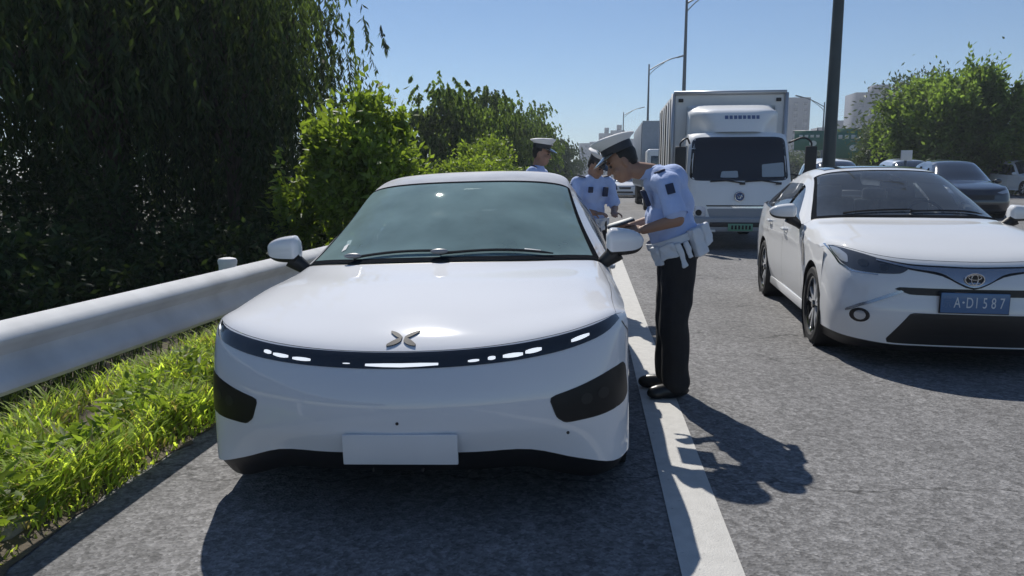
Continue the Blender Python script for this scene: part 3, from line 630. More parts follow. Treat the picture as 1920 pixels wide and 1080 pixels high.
# ------------------------------------------------------------------ setting: ground, roads
def strip(name, prof, y0, y1, m, ny=2, ys=None):
    """sheet with cross profile prof [(x,z)...] swept along the road"""
    ys = ys if ys is not None else np.linspace(y0, y1, ny); V = []; n = len(prof)
    for y in ys:
        for x, z in prof: V.append((x, y, z))
    f = [(i * n + j, i * n + j + 1, (i + 1) * n + j + 1, (i + 1) * n + j) for i in range(len(ys) - 1) for j in range(n - 1)]
    return link(name, mesh(name, V, f), m, None, smooth=False)
def asphalt(name, base, tone):
    m = bpy.data.materials.new(name); m.use_nodes = True; t = m.node_tree; p = t.nodes['Principled BSDF']; L = t.links; N = t.nodes.new
    tc = N('ShaderNodeTexCoord')
    v = N('ShaderNodeTexVoronoi'); v.inputs['Scale'].default_value = 75; L.new(tc.outputs['Object'], v.inputs['Vector'])
    v2 = N('ShaderNodeTexVoronoi'); v2.inputs['Scale'].default_value = 30; L.new(tc.outputs['Object'], v2.inputs['Vector'])
    n1 = N('ShaderNodeTexNoise'); n1.inputs['Scale'].default_value = 0.9; n1.inputs['Detail'].default_value = 6; L.new(tc.outputs['Object'], n1.inputs['Vector'])
    n2 = N('ShaderNodeTexNoise'); n2.inputs['Scale'].default_value = 22; n2.inputs['Detail'].default_value = 6; n2.inputs['Roughness'].default_value = .7; L.new(tc.outputs['Object'], n2.inputs['Vector'])
    sep = N('ShaderNodeSeparateColor'); L.new(v.outputs['Color'], sep.inputs[0]); sep2 = N('ShaderNodeSeparateColor'); L.new(v2.outputs['Color'], sep2.inputs[0])
    r1 = N('ShaderNodeMapRange'); r1.inputs[3].default_value = .7; r1.inputs[4].default_value = 1.34; L.new(sep.outputs[0], r1.inputs[0])
    r2 = N('ShaderNodeMapRange'); r2.inputs[3].default_value = .76; r2.inputs[4].default_value = 1.22; L.new(sep2.outputs[1], r2.inputs[0])
    r3 = N('ShaderNodeMapRange'); r3.inputs[1].default_value = .3; r3.inputs[2].default_value = .7; r3.inputs[3].default_value = .86; r3.inputs[4].default_value = 1.12; L.new(n1.outputs[0], r3.inputs[0])
    r4 = N('ShaderNodeMapRange'); r4.inputs[1].default_value = .3; r4.inputs[2].default_value = .7; r4.inputs[3].default_value = .76; r4.inputs[4].default_value = 1.24; L.new(n2.outputs[0], r4.inputs[0])
    cur = r1.outputs[0]
    ms = N('ShaderNodeMapping'); ms.inputs['Scale'].default_value = (1.6, .07, 1); L.new(tc.outputs['Object'], ms.inputs[0])
    ns = N('ShaderNodeTexNoise'); ns.inputs['Scale'].default_value = 1.0; ns.inputs['Detail'].default_value = 4; L.new(ms.outputs[0], ns.inputs['Vector'])
    r5 = N('ShaderNodeMapRange'); r5.inputs[1].default_value = .3; r5.inputs[2].default_value = .7; r5.inputs[3].default_value = .84; r5.inputs[4].default_value = 1.14; L.new(ns.outputs[0], r5.inputs[0])
    for q in (r2, r3, r4, r5):
        mm = N('ShaderNodeMath'); mm.operation = 'MULTIPLY'; L.new(cur, mm.inputs[0]); L.new(q.outputs[0], mm.inputs[1]); cur = mm.outputs[0]
    # a wandering crack and a few tar flecks
    mp = N('ShaderNodeMapping'); mp.inputs['Scale'].default_value = (.35, 1.6, 1); mp.inputs['Location'].default_value = (.3, .42, 0); L.new(tc.outputs['Object'], mp.inputs[0])
    vc = N('ShaderNodeTexVoronoi'); vc.feature = 'DISTANCE_TO_EDGE'; vc.inputs['Scale'].default_value = .28
    nn = N('ShaderNodeTexNoise'); nn.inputs['Scale'].default_value = 2.2; nn.inputs['Detail'].default_value = 6; L.new(tc.outputs['Object'], nn.inputs['Vector'])
    ad = N('ShaderNodeVectorMath'); ad.operation = 'MULTIPLY_ADD'; ad.inputs[1].default_value = (.9, .9, .9); L.new(nn.outputs['Color'], ad.inputs[0]); L.new(mp.outputs[0], ad.inputs[2]); L.new(ad.outputs[0], vc.inputs['Vector'])
    rc = N('ShaderNodeMapRange'); rc.inputs[1].default_value = .0; rc.inputs[2].default_value = .006; rc.inputs[3].default_value = .45; rc.inputs[4].default_value = 1.0; L.new(vc.outputs['Distance'], rc.inputs[0])
    mm = N('ShaderNodeMath'); mm.operation = 'MULTIPLY'; L.new(cur, mm.inputs[0]); L.new(rc.outputs[0], mm.inputs[1]); cur = mm.outputs[0]
    sc = N('ShaderNodeVectorMath'); sc.operation = 'SCALE'; sc.inputs[0].default_value = tuple(base * k for k in tone); L.new(cur, sc.inputs['Scale']); L.new(sc.outputs[0], p.inputs['Base Color'])
    p.inputs['Roughness'].default_value = .85; p.inputs['Specular IOR Level'].default_value = .3
    b = N('ShaderNodeBump'); b.inputs['Strength'].default_value = .6; b.inputs['Distance'].default_value = .005; ah = N('ShaderNodeMath'); ah.operation = 'ADD'; L.new(v.outputs['Distance'], ah.inputs[0]); L.new(n2.outputs[0], ah.inputs[1]); L.new(ah.outputs[0], b.inputs['Height']); L.new(b.outputs[0], p.inputs['Normal'])
    return m
M_ASPH = asphalt('asphalt', .178, (1.0, .985, .985))
M_SOIL = mat('verge_soil', (.105, .085, .06), .95, var=.35, vscale=5, bump=.6, bscale=30)
M_PAINT = mat('road_paint', (.50, .49, .465), .7, var=.10, vscale=14, bump=.25, bscale=140)
t = M_PAINT.node_tree; p_ = t.nodes['Principled BSDF']; src = p_.inputs['Base Color'].links[0].from_socket
n_ = t.nodes.new('ShaderNodeTexNoise'); n_.inputs['Scale'].default_value = 26; n_.inputs['Detail'].default_value = 8; n_.inputs['Roughness'].default_value = .72; tcn = t.nodes.new('ShaderNodeTexCoord'); t.links.new(tcn.outputs['Object'], n_.inputs['Vector'])
m_r = t.nodes.new('ShaderNodeMapRange'); m_r.inputs[1].default_value = .62; m_r.inputs[2].default_value = .70; t.links.new(n_.outputs[0], m_r.inputs[0])
mx_ = t.nodes.new('ShaderNodeMix'); mx_.data_type = 'RGBA'; mx_.inputs[7].default_value = (.2, .2, .2, 1); t.links.new(m_r.outputs[0], mx_.inputs[0]); t.links.new(src, mx_.inputs[6]); t.links.new(mx_.outputs[2], p_.inputs['Base Color'])
M_KERB = mat('kerb_concrete', (.36, .35, .33), .9, var=.18, vscale=7, bump=.3, bscale=60)
GP = [(-1500, -2.0), (-60, -1.6), (-14, -.9), (-6, -.5), (-3.6, -.12), (-2.6, -.085), (-2.3, -.1), (4.7, -.05), (5.0, -.05), (5.8, -.05), (30, .4), (60, .6), (1500, .6)]
structure(strip('ground', GP, 0, 0, mat('ground_soil', (.075, .075, .045), .95, var=.4, vscale=2.5, bump=.5, bscale=12), ys=[-40, 0, 30, 100, 400, 3000]))
sh = lambda x: -.03 * max(0, .36 - x)
structure(strip('road', [(-2.3, sh(-2.3)), (-1, sh(-1)), (.3, sh(.3)), (.38, 0), (2.5, 0), (4.9, 0)], 0, 0, M_ASPH, ys=[-20, 0, 20, 80, 600]))
structure(strip('main_road', [(5.9, .06), (12, .22), (22, .46)], 0, 0, M_ASPH, ys=[-20, 0, 20, 80, 600]))
structure(strip('edge_line', [(.352, .0046), (.38, .0046), (.578, .0046)], 0, 0, M_PAINT, ys=[-10, 0, 20, 80, 300]))
for k in range(14):
    y0 = 2 + k * 15
    structure(strip('lane_line', [(9.6, .163), (9.75, .167)], y0, y0 + 6, M_PAINT)); structure(strip('lane_line', [(13.4, .262), (13.55, .266)], y0 + 3, y0 + 9, M_PAINT))
structure(strip('edge_line', [(4.45, .0046), (4.65, .0046)], 0, 0, M_PAINT, ys=[-10, 0, 20, 80, 300]))
kb = MB(); kb.prism([(4.9, -.1), (4.9, .12), (4.92, .14), (5.08, .14), (5.08, -.1)], -20, 300); kb.prism([(5.75, -.1), (5.75, .19), (5.88, .19), (5.9, .17), (5.9, -.1)], -20, 300)
structure(kb.build('kerb', M_KERB))
structure(strip('divider_strip', [(5.08, .11), (5.4, .14), (5.75, .12)], 0, 0, M_SOIL, ys=[-20, 300]))
vy = np.concatenate([np.arange(-4, 12, .09), np.arange(12, 120, 4)]); vg = np.random.RandomState(4); jit = np.convolve(vg.normal(size=len(vy)), np.ones(5) / 5, 'same') * .07 + vg.normal(size=len(vy)) * .012
VV = []
for y, j in zip(vy, jit):
    for x, z in ((-4.4, -.18), (-3.4, -.085), (-2.9, -.06), (-2.45, -.058), (-2.30, -.062), (-2.24 + j, sh(-2.24 + j) + .006)): VV.append((x, y, z))
structure(link('verge', mesh('verge', VV, gridfaces(len(vy) - 1, 5)), M_SOIL, None, smooth=False))

# ------------------------------------------------------------------ guardrail
M_RAIL = mat('galvanised_rail', (.60, .61, .62), .7, var=.16, vscale=4, bump=.05, bscale=20)
gr = empty('guardrail', (-2.5, 5, -.112), (-.013, 0, 0)); tag(gr, 'white painted metal guardrail along the grassy verge beside the shoulder', 'guardrail')
prof = [(0.0, .152), (.01, .156), (.03, .145), (.06, .125), (.08, .105), (.085, .09), (.08, .074), (.062, .056), (.03, .03), (.018, .012), (.018, -.006), (.03, -.028), (.055, -.052), (.074, -.075), (.083, -.098), (.08, -.118), (.06, -.136), (.03, -.152), (.01, -.158), (0, -.155)]
prof = [(a + .02, z) for a, z in prof]; profb = [(a - .004, z) for a, z in prof][::-1]
for k in range(10):
    y0 = -3.1 + k * 4 - 5; b = MB(); off = .009 * (k % 2)
    pp = [(a + off + .045, z + .755) for a, z in prof + profb]; n_ = len(pp); b.add([(a, y, z) for y in (y0, y0 + 2, y0 + 4.06) for a, z in pp], [(r_ * n_ + i, r_ * n_ + (i + 1) % n_, (r_ + 1) * n_ + (i + 1) % n_, (r_ + 1) * n_ + i) for r_ in (0, 1) for i in range(n_)])
    b.build('beam', M_RAIL, gr, angle=30)
    for d in ((-.06, .06) if k > 0 else ()):
        q = MB()
        for zz in (.67, .84): q.lathe([(.09, .001), (.092, .012), (.086, .016), (.075, .016)], 10, 'x', (.0, y0 + d, zz))
        q.build('bolt', M_RAIL, gr)
for k in range(10):
    y0 = -2.85 + k * 4 - 5
    b = MB(); b.tube([(-.11, y0, -.35), (-.11, y0, .915)], .062, 16); po = b.build('post', M_RAIL, gr)
    b = MB(); b.lathe([(.90, .066), (.925, .068), (.94, .06), (.948, .03), (.95, .001)], 16, 'z', (-.11, y0, 0)); b.build('post_cap', M_RAIL, po)
    b = MB(); b.box((-.02, y0, .755), (.10, .07, .2)); b.build('spacer', M_RAIL, po, bevel=.01)

# ------------------------------------------------------------------ street lamps in the divider
M_POLE = mat('dark_green_pole', (.035, .05, .055), .55, coat=.1, var=.15, vscale=4)
M_POLEG = mat('grey_pole', (.14, .16, .18), .5, var=.1)
def lamp_post(x, y, z, h, label, m, r=.15, group='street lamps along the divider', d=1):
    o = empty('street_lamp', (x, y, z)); tag(o, label, 'street lamp', group)
    b = MB(); b.tube([(0, 0, 0), (0, 0, h * .5), (0, 0, h)], [r, r * .75, r * .45], 14); b.build('pole', m, o)
    b = MB(); b.box((0, 0, .03), (r * 4, r * 4, .05)); b.build('base_plate', m, o, bevel=.01)
    pts = curve2([(0.0, 0, h - .55), (d * .9, 0, h - .05), (d * 2.0, 0, h + .45), (d * 2.6, 0, h + .6)], 5); a = MB(); a.tube(pts, .05, 8)
    pts = curve2([(0.0, 0, h - 1.0), (d * .5, 0, h - .5), (d * 1.4, 0, h + .12)], 5); a.tube(pts, .032, 6); a.build('arm', m, o)
    b = MB(); b.box((d * 2.95, 0, h + .68), (.9, .3, .13), Matrix.Rotation(-d * R(14), 3, 'Y'), taper=.8); b.build('lamp_head', m, o, bevel=.04)
    return o
lamp_post(5.33, 17.6, .14, 11.6, 'thick dark lamp post rising behind the white saloon roof', M_POLE, .15)
lamp_post(5.4, 45.5, .14, 11.6, 'tall curved-arm street lamp rising above the box truck cargo box', M_POLEG)
lamp_post(5.4, 73, .14, 11.6, 'street lamp just left of the box truck, second along the divider', M_POLEG)
lamp_post(5.4, 126, .14, 11.6, 'farthest thin street lamp over the distant rooftops', M_POLEG)
lamp_post(27, 92, .4, 9.5, 'small street lamp beyond the main road with its arm pointing left', M_POLEG, d=-1)

# ------------------------------------------------------------------ trucks
M_CAB = mat('truck_white', (.80, .82, .84), .45, coat=.5, var=.03, vscale=2)
M_BOXP = mat('cargo_panel', (.74, .74, .73), .5, var=.05, vscale=1.5)
M_TRIM = mat('aluminium_trim', (.55, .56, .58), .4, metal=.6)
def truck():
    t = empty('box_truck', (2.86, 14.75, 0), (0, 0, R(-1.5))); tag(t, 'white box truck with dark windscreen and round blue badge behind the officers', 'truck')
    # cab: side profile lofted across the width
    H = np.array([(0, .42), (-.02, .62), (-.005, .95), (.03, 1.22), (.12, 1.45), (.26, 1.95), (.36, 2.18), (.50, 2.27), (.9, 2.30), (1.45, 2.27), (1.6, 2.2), (1.62, .55), (.9, .5), (.3, .42)])
    hw = .99
    V = []; n = len(H); xs = [-1, -.97, -.88, -.6, 0, .6, .88, .97, 1]
    for u in xs:
        for (y, z) in H:
            rnd = (abs(u) ** 8) * .16 * (1.0 if y < .6 else .3); inset = .07 * max(0, (z - 1.3) / 1.0); zt = z - (.05 * abs(u) ** 4 if z > 2.1 else 0)
            V.append((u * (hw - inset), y + rnd, zt))
    f = [(i * n + j, i * n + (j + 1) % n, (i + 1) * n + (j + 1) % n, (i + 1) * n + j) for i in range(len(xs) - 1) for j in range(n)] + [tuple(range(n))[::-1], tuple((len(xs) - 1) * n + j for j in range(n))]
    mb = MB(); mb.add(V, f); mb.build('cab', M_CAB, t, angle=28)
    vv = [tuple(p) for p in V]; bvx = BVHTree.FromPolygons(vv, f)
    D = lambda nm, poly, m, **k: decal(nm, poly, bvx, m, t, **k)
    ws = D('windscreen_frame', smooth_poly([(-.93, 1.33), (.93, 1.33), (.87, 2.17), (-.87, 2.17)], .12, 4), M_GLOSSBLK, off=.006, thick=.012, step=.1)
    D('windscreen', smooth_poly([(-.88, 1.38), (.88, 1.38), (.83, 2.12), (-.83, 2.12)], .1, 4), mat('truck_windscreen', (.012, .013, .017), .06, coat=.6, spec=.35), off=.009, thick=.004, step=.1)
    M_PAPER = mat('windscreen_paper', (.30, .36, .42), .5)
    D('dash_card', smooth_poly([(-.36, 1.39), (-.02, 1.39), (-.03, 1.52), (-.33, 1.51)], .15), M_PAPER, off=.0115, thick=.003, step=.1)
    D('dash_box', smooth_poly([(.42, 1.40), (.84, 1.41), (.83, 1.68), (.42, 1.64)], .08), M_PAPER, off=.0115, thick=.003, step=.1)
    for x0, x1 in ((-.55, .05), (.1, .72)):
        w_ = MB(); w_.tube([(x0, -.0 + .04, 1.315), ((x0 + x1) / 2, .05, 1.335), (x1, .03, 1.29)], .014, 6); w_.box((x1, .03, 1.28), (.10, .04, .045)); w_.build('wiper', M_BLACK, t)
    # badge: blue disc, ring and swirl
    bd = D('badge', [(.0 + .095 * math.cos(a), 1.03 + .095 * math.sin(a)) for a in np.linspace(0, 2 * math.pi, 24, endpoint=False)], mat('badge_blue', (.02, .06, .22), .3, coat=.5), off=.02, thick=.02, step=.1)
    sw = MB(); yb = -.032
    sw.tube([(.085 * math.cos(a), yb, 1.03 + .085 * math.sin(a)) for a in np.linspace(0, 2 * math.pi, 25)], .008, 6, caps=False)
    sw.tube([(-.045, yb, 1.045), (-.02, yb, 1.0), (.02, yb, 1.0), (.015, yb, 1.04), (-.005, yb, 1.055)], [.006, .012, .014, .012, .005], 6)
    sw.tube([(.045, yb, 1.02), (.035, yb, 1.06), (.05, yb, 1.075)], [.012, .014, .006], 6); sw.build('badge_swirl', M_CHROME, bd)
    D('grille_line', [(-.62, .865), (.62, .865), (.60, .84), (-.60, .84)], M_BLACK, off=.004, thick=.006, step=.1)
    D('grille_chrome', [(-.15, .84), (.62, .845), (.58, .815), (-.10, .815)], M_CHROME, off=.008, thick=.01, step=.1)
    D('lower_grille', smooth_poly([(-.60, .80), (.60, .80), (.54, .62), (-.54, .62)], .1), mat('grille_grey', (.28, .30, .33), .5), off=.006, thick=.01, step=.1)
    for s in (-1, 1):
        hl = D('headlight', smooth_poly([(s * .62, .83), (s * .90, .85), (s * .90, .62), (s * .62, .62)], .18), M_LENS, off=.008, thick=.02, step=.08)
        decal('bulb', [(s * .75 + .06 * math.cos(a), .72 + .06 * math.sin(a)) for a in np.linspace(0, 2 * math.pi, 12, endpoint=False)], bvx, M_LAMPBLK, hl, off=.012, thick=.004)
        # doors, side window
        for nm, poly, m, o_ in (('door', [(.30, .62), (1.38, .62), (1.38, 2.12), (.52, 2.12), (.33, 1.4)], M_CAB, .004), ('door_window', [(.45, 1.36), (1.28, 1.36), (1.27, 2.02), (.62, 2.02)], M_GLOSSBLK, .01)):
            decal(nm, smooth_poly(poly, .08), bvx, m, t, axis='left' if s < 0 else 'right', off=o_, thick=.004, step=.15)
        # mirror on a bent arm
        mp = empty('wing_mirror', parent=t)
        a = MB(); ox = 1.30 if s > 0 else 1.12
        a.tube(curve2([(s * .93, .35, 2.05), (s * (ox - .12), .2, 2.14), (s * ox, .15, 2.05), (s * ox, .15, 1.9)], 4), .018, 8); a.build('arm', M_BLACK, mp); a = MB(); a.tube([(s * .96, .3, 1.45), (s * ox, .15, 1.42)], .012, 6); a.build('brace', M_BLACK, mp)
        a = MB(); a.box((s * ox, .13, 1.72), (.21, .08, .52)); a.box((s * ox, .13, 1.36), (.21, .08, .18)); a.build('mirror_head', M_BLACK, mp, bevel=.03)
        # wheels
        wheel(t, s * .84, .95, .37, .24, s, rimm=M_TRIM, spokes=8, rimr=.55, style=1, detail=24); wheel(t, s * .84, 4.3, .37, .26, s, rimm=M_TRIM, spokes=8, rimr=.55, style=1, detail=24)
    b = MB(); b.box((0, .0, .50), (1.96, .22, .28)); bp = b.build('bumper', mat('bumper_grey', (.30, .32, .35), .5, var=.05), t, bevel=.05, seg=3)
    b = MB(); b.box((0, -.118, .50), (1.1, .02, .09)); b.build('bumper_slot', M_BLACK, bp, bevel=.01)
    b = MB(); b.box((0.02, -.135, .45), (.46, .012, .14)); pl = b.build('number_plate', mat('plate_green', (.12, .30, .20), .4), t, bevel=.006)
    for k in range(6):
        b = MB(); b.box((-.15 + k * .065 + .02, -.143, .45), (.035, .003, .075)); b.build('plate_character', M_BLACK, pl)
    b = MB(); b.box((-.58, -.12, .38), (.28, .03, .045)); b.build('step_reflector', mat('step_plate', (.7, .7, .68), .4), t, bevel=.01)
    # roof deflector
    Y = [(-.0, .40, 2.27), (.0, .47, 2.42), (.0, .55, 2.60), (.0, .62, 2.68), (.0, .75, 2.73), (0, 1.1, 2.80), (0, 1.5, 2.88)]
    V = []; xs = np.linspace(-1, 1, 17)
    for (q, y, z) in Y:
        for u in xs:
            hwid = .62 + .27 * min(1, (z - 2.27) / .45); V.append((u * hwid, y + .5 * abs(u) ** 5 * (1 if y < 1.4 else 0), z - .02 * abs(u) ** 6))
    k = len(xs); f = gridfaces(len(Y) - 1, k - 1); base = len(V)
    V += [(p[0], max(p[1], 1.45) if p[1] > 1.4 else p[1] + .02, 2.27) for p in V[:base]]
    f += [(r * k + c, (r + 1) * k + c, base + (r + 1) * k + c, base + r * k + c) for r in range(len(Y) - 1) for c in (0, k - 1)]
    mb = MB(); mb.add(V, f); df = mb.build('roof_deflector', M_CAB, t, angle=60)
    bvd = BVHTree.FromPolygons([tuple(p) for p in V], f)
    for i in range(8):
        x = -.22 + i * .085; wv = .03 if i % 3 else .034
        decal('deflector_character', [(x - wv, 2.52), (x + wv, 2.52), (x + wv, 2.59), (x - wv, 2.59)], bvd, mat('deflector_print', (.10, .15, .30), .5), df, off=.004, thick=.002, step=.1)
    # cargo box
    bx = MB(); bx.box((0, 3.95, 1.98), (2.30, 4.4, 2.34)); bx = bx.build('cargo_box', M_BOXP, t, bevel=.012)
    for s in (-1, 1):
        q = MB(); q.tube([(s * 1.155, 1.735, .80), (s * 1.155, 1.735, 3.14)], .045, 8); q.build('corner_trim', M_TRIM, bx)
        q = MB(); q.box((s * 1.0, 1.735, 3.0), (.10, .04, .07)); q.build('marker_lamp', M_BLACK, bx, bevel=.01)
        for j in range(6):
            q = MB(); q.box((s * 1.16, 2.3 + j * .72, 1.98), (.03, .05, 2.2)); q.build('side_rib', M_TRIM if j % 2 else M_BLACK, bx)
    q = MB(); q.tube([(-1.15, 1.735, 3.15), (1.15, 1.735, 3.15)], .045, 8); q.build('top_trim', M_TRIM, bx)
    q = MB(); q.box((0, 3.4, .66), (.8, 5.2, .22)); q.build('chassis', M_BLACK, t)
    q = MB(); q.box((0, 1.66, 1.4), (1.7, .1, 1.4)); q.build('cab_back', M_BLACK, t)
    return t
truck()
def truck2():
    t = empty('container_truck', (3.42, 31, 0), (0, 0, R(-1))); tag(t, 'grey container truck waiting behind the white box truck', 'truck')
    b = MB(); b.box((0, .9, 1.5), (2.2, 1.6, 2.0)); b.build('cab', M_CAB, t, bevel=.12, seg=3)
    b = MB(); b.box((0, .085, 1.85), (1.9, .05, .75)); b.build('windscreen', M_GLOSSBLK, t, bevel=.02)
    cb = MB(); cb.box((0, 6.2, 2.35), (2.45, 8.6, 2.8)); cb = cb.build('container', mat('container_grey', (.36, .40, .45), .6, var=.08), t, bevel=.02)
    for j in range(14):
        q = MB(); q.box((-1.24, 2.2 + j * .6, 2.35), (.06, .25, 2.6)); q.build('rib', mat('container_grey', (0, 0, 0)), cb)
    q = MB(); q.box((0, 5.5, .7), (.9, 10, .25)); q.build('chassis', M_BLACK, t)
    for y in (1.1, 8.2, 9.4):
        for s in (-1, 1): wheel(t, s * 1.0, y, .48, .3, s, rimm=M_TRIM, rimr=.55, style=1, detail=16)
truck2()

# ------------------------------------------------------------------ distant cars
def gen_spec(h=1.48, L=4.6, hw=.9, suv=False):
    k = (h - 1.0) / .478
    Z = lambda z: z if z < 1.0 else 1.0 + (z - 1.0) * k
    rows = [[(x * hw / .885, y, Z(z) + (.06 if suv else 0)) for x, y, z in r] for r in TY]
    if suv:
        rows[11] = prow(4.15, h + .03, .62 * hw / .885, 4.15, h - .1, 2, 3); rows[12] = prow(4.5, 1.12, .74, 4.42, 1.08, 2, 3); rows[13] = prow(4.58, .98, .84, 4.42, .98, 2.5, 3)
    sp = dict(SPEC_TY); sp['rows'] = rows; sp['sill'] = .26 + (.05 if suv else 0)
    e = rows[7][6]
    sp['belt'] = [e, (.862 * hw / .885, 2.0, 1.0), (.87 * hw / .885, 2.9, 1.03), (.86 * hw / .885, 3.6, 1.06), (.82 * hw / .885, 4.15, 1.08), (.78, 4.42, 1.0)]
    sp['width'] = [(a, b * hw / .885) for a, b in SPEC_TY['width']]; sp['wr'] = .34 if suv else .32
    if suv: sp['windows'] = [('door_window', 1.72, 2.5, None), ('door_window', 2.57, 3.4, None), ('quarter_window', 3.48, 4.3, None)]
    return sp
M_DARKP = mat('blue_black_paint', (.02, .024, .034), .3, coat=1.0)
M_SILVER = mat('silver_paint', (.45, .47, .50), .3, metal=.5, coat=1.0)
M_GD = mat('far_glass', (.03, .035, .045), .08, coat=1.0)
def far_car(nm, label, loc, rz, paint, suv, h):
    r, sf, bv_, _ = build_car(nm, label, 'distant cars on the roads', gen_spec(h, suv=suv, hw=.92), loc, rz, paint=paint, glass=M_GD, sglass=M_GD, q=.45, detail=False)
    for s in (-1, 1):
        decal('headlight', [(s * .45, .76), (s * .62, .82), (s * .80, .86), (s * .78, .76), (s * .6, .73)], bv_, M_LENS, r, off=.006, thick=.01, step=.1)
        b = MB(); b.ellipsoid((s * 1.0, 1.7, 1.08), (.11, .06, .075)); b.tube([(s * .84, 1.72, 1.0), (s * .95, 1.7, 1.05)], .03, 6); b.build('door_mirror', paint, r)
    decal('grille', [(-.4, .70), (.4, .70), (.36, .56), (-.36, .56)], bv_, M_GRILL, r, off=.006, thick=.01, step=.1)
    decal('lower_intake', [(-.5, .42), (.5, .42), (.55, .30), (-.55, .30)], bv_, M_GRILL, r, off=.006, thick=.01, step=.1)
    return r
far_car('suv_car', 'dark blue-black estate car facing us beyond the white saloon', (11.0, 22.5, .19), R(-8), M_DARKP, True, 1.66)
far_car('suv_car', 'pale SUV seen from its side at the right edge of the photo', (21.9, 38, .46), R(0), M_WHITE2, True, 1.72)
far_car('suv_car', 'white car half hidden behind a thin trunk beside the pale SUV', (28.2, 55, .5), R(0), M_WHITE2, True, 1.66)
far_car('suv_car', 'white SUV whose roof just shows above the white saloon roof', (7.8, 23.0, .12), R(-3), M_WHITE2, True, 1.78)
far_car('suv_car', 'silver car roof just behind the dark estate car', (11.6, 27, .2), R(-6), M_SILVER, True, 1.78)
far_car('hatchback_car', 'distant white car seen in the gap between the two nearer officers', (2.35, 50, 0), R(-2), M_WHITE2, False, 1.5)
far_car('hatchback_car', 'silver car glimpsed between the box truck and the white saloon', (8.0, 33, .12), R(-3), M_SILVER, False, 1.6)
# white board beyond the saloon
wb = empty('white_sign_board', (6.19, 15.6, .16)); tag(wb, 'small blank white board standing up behind the white saloon roof', 'sign')
b = MB(); b.box((0, 0, 1.66), (.21, .03, .2)); b.build('board', mat('white_board', (.75, .75, .74), .6), wb, bevel=.005)
b = MB(); b.tube([(0, .03, -.05), (0, .03, 1.7)], .025, 8); b.build('post', M_POLEG, wb)

# ------------------------------------------------------------------ people
M_SKIN = mat('skin', (.30, .17, .115), .55, var=.06, vscale=25)
M_HAIR = mat('black_hair', (.012, .011, .010), .6, bump=.4, bscale=150)
M_SHIRT = mat('light_blue_shirt', (.40, .51, .80), .85, var=.05, vscale=9, bump=.35, bscale=26, sheen=.2)
M_TROUS = mat('black_trousers', (.012, .012, .014), .85, var=.15, vscale=9, bump=.4, bscale=16)
M_SHOE = mat('black_leather', (.01, .01, .01), .35)
M_CAPW = mat('white_cap_cloth', (.70, .70, .70), .7)
M_CAPD = mat('cap_band', (.02, .022, .03), .5)
M_KIT = mat('white_webbing', (.62, .65, .70), .7, var=.06, vscale=12)
M_NAVY = mat('navy_patch', (.02, .03, .07), .7)
V3 = Vector
def frame(fwd, up=V3((0, 0, 1))):
    """rotation whose +x is fwd, +z near up"""
    f = V3(fwd).normalized(); l = V3(up).cross(f).normalized(); u = f.cross(l); m = Matrix((f, l, u)).transposed(); return m
def hand(mb, wrist, d, palm_n, side, curl=.6, sc=1.0):
    d = V3(d).normalized(); nrm = V3(palm_n); nrm = (nrm - d * nrm.dot(d)).normalized(); sd = d.cross(nrm) * side
    w = V3(wrist); rot = Matrix((d, sd, nrm)).transposed()
    mb.ellipsoid(w + d * .048 * sc, (.052 * sc, .040 * sc, .017 * sc), rot)
    for k, (off, ln) in enumerate(((.028, .068), (.010, .076), (-.009, .070), (-.027, .056))):
        p = w + d * (.085 * sc) + sd * off * sc; a = d
        for j, fr in enumerate((.45, .32, .23)):
            ang = curl * (.35 + .55 * j); a2 = (d * math.cos(ang) + nrm * math.sin(ang)).normalized(); q = p + a2 * ln * fr * sc
            mb.capsule(p, q, .0095 * sc, .0085 * sc, 8, 3); p = q
    p = w + d * .025 * sc + sd * .034 * sc
    for j, ln in enumerate((.04, .03, .024)):
        a = (d * (.65 + .12 * j) + sd * (.65 - .2 * j) + nrm * (.25 + .25 * j)).normalized(); q = p + a * ln * sc; mb.capsule(p, q, .012 * sc, .0095 * sc, 8, 3); p = q
def wrinkle(seed, amp, sc):
    rg = np.random.RandomState(seed); K = rg.normal(size=(7, 3)) * sc; ph = rg.uniform(0, 6.28, 7)
    def fn(co):
        s = np.zeros(len(co))
        for k, p in zip(K, ph): s += np.sin(co @ k + p + 1.3 * np.sin(co @ k[::-1] * .6))
        return amp * s / 2.6
    return fn
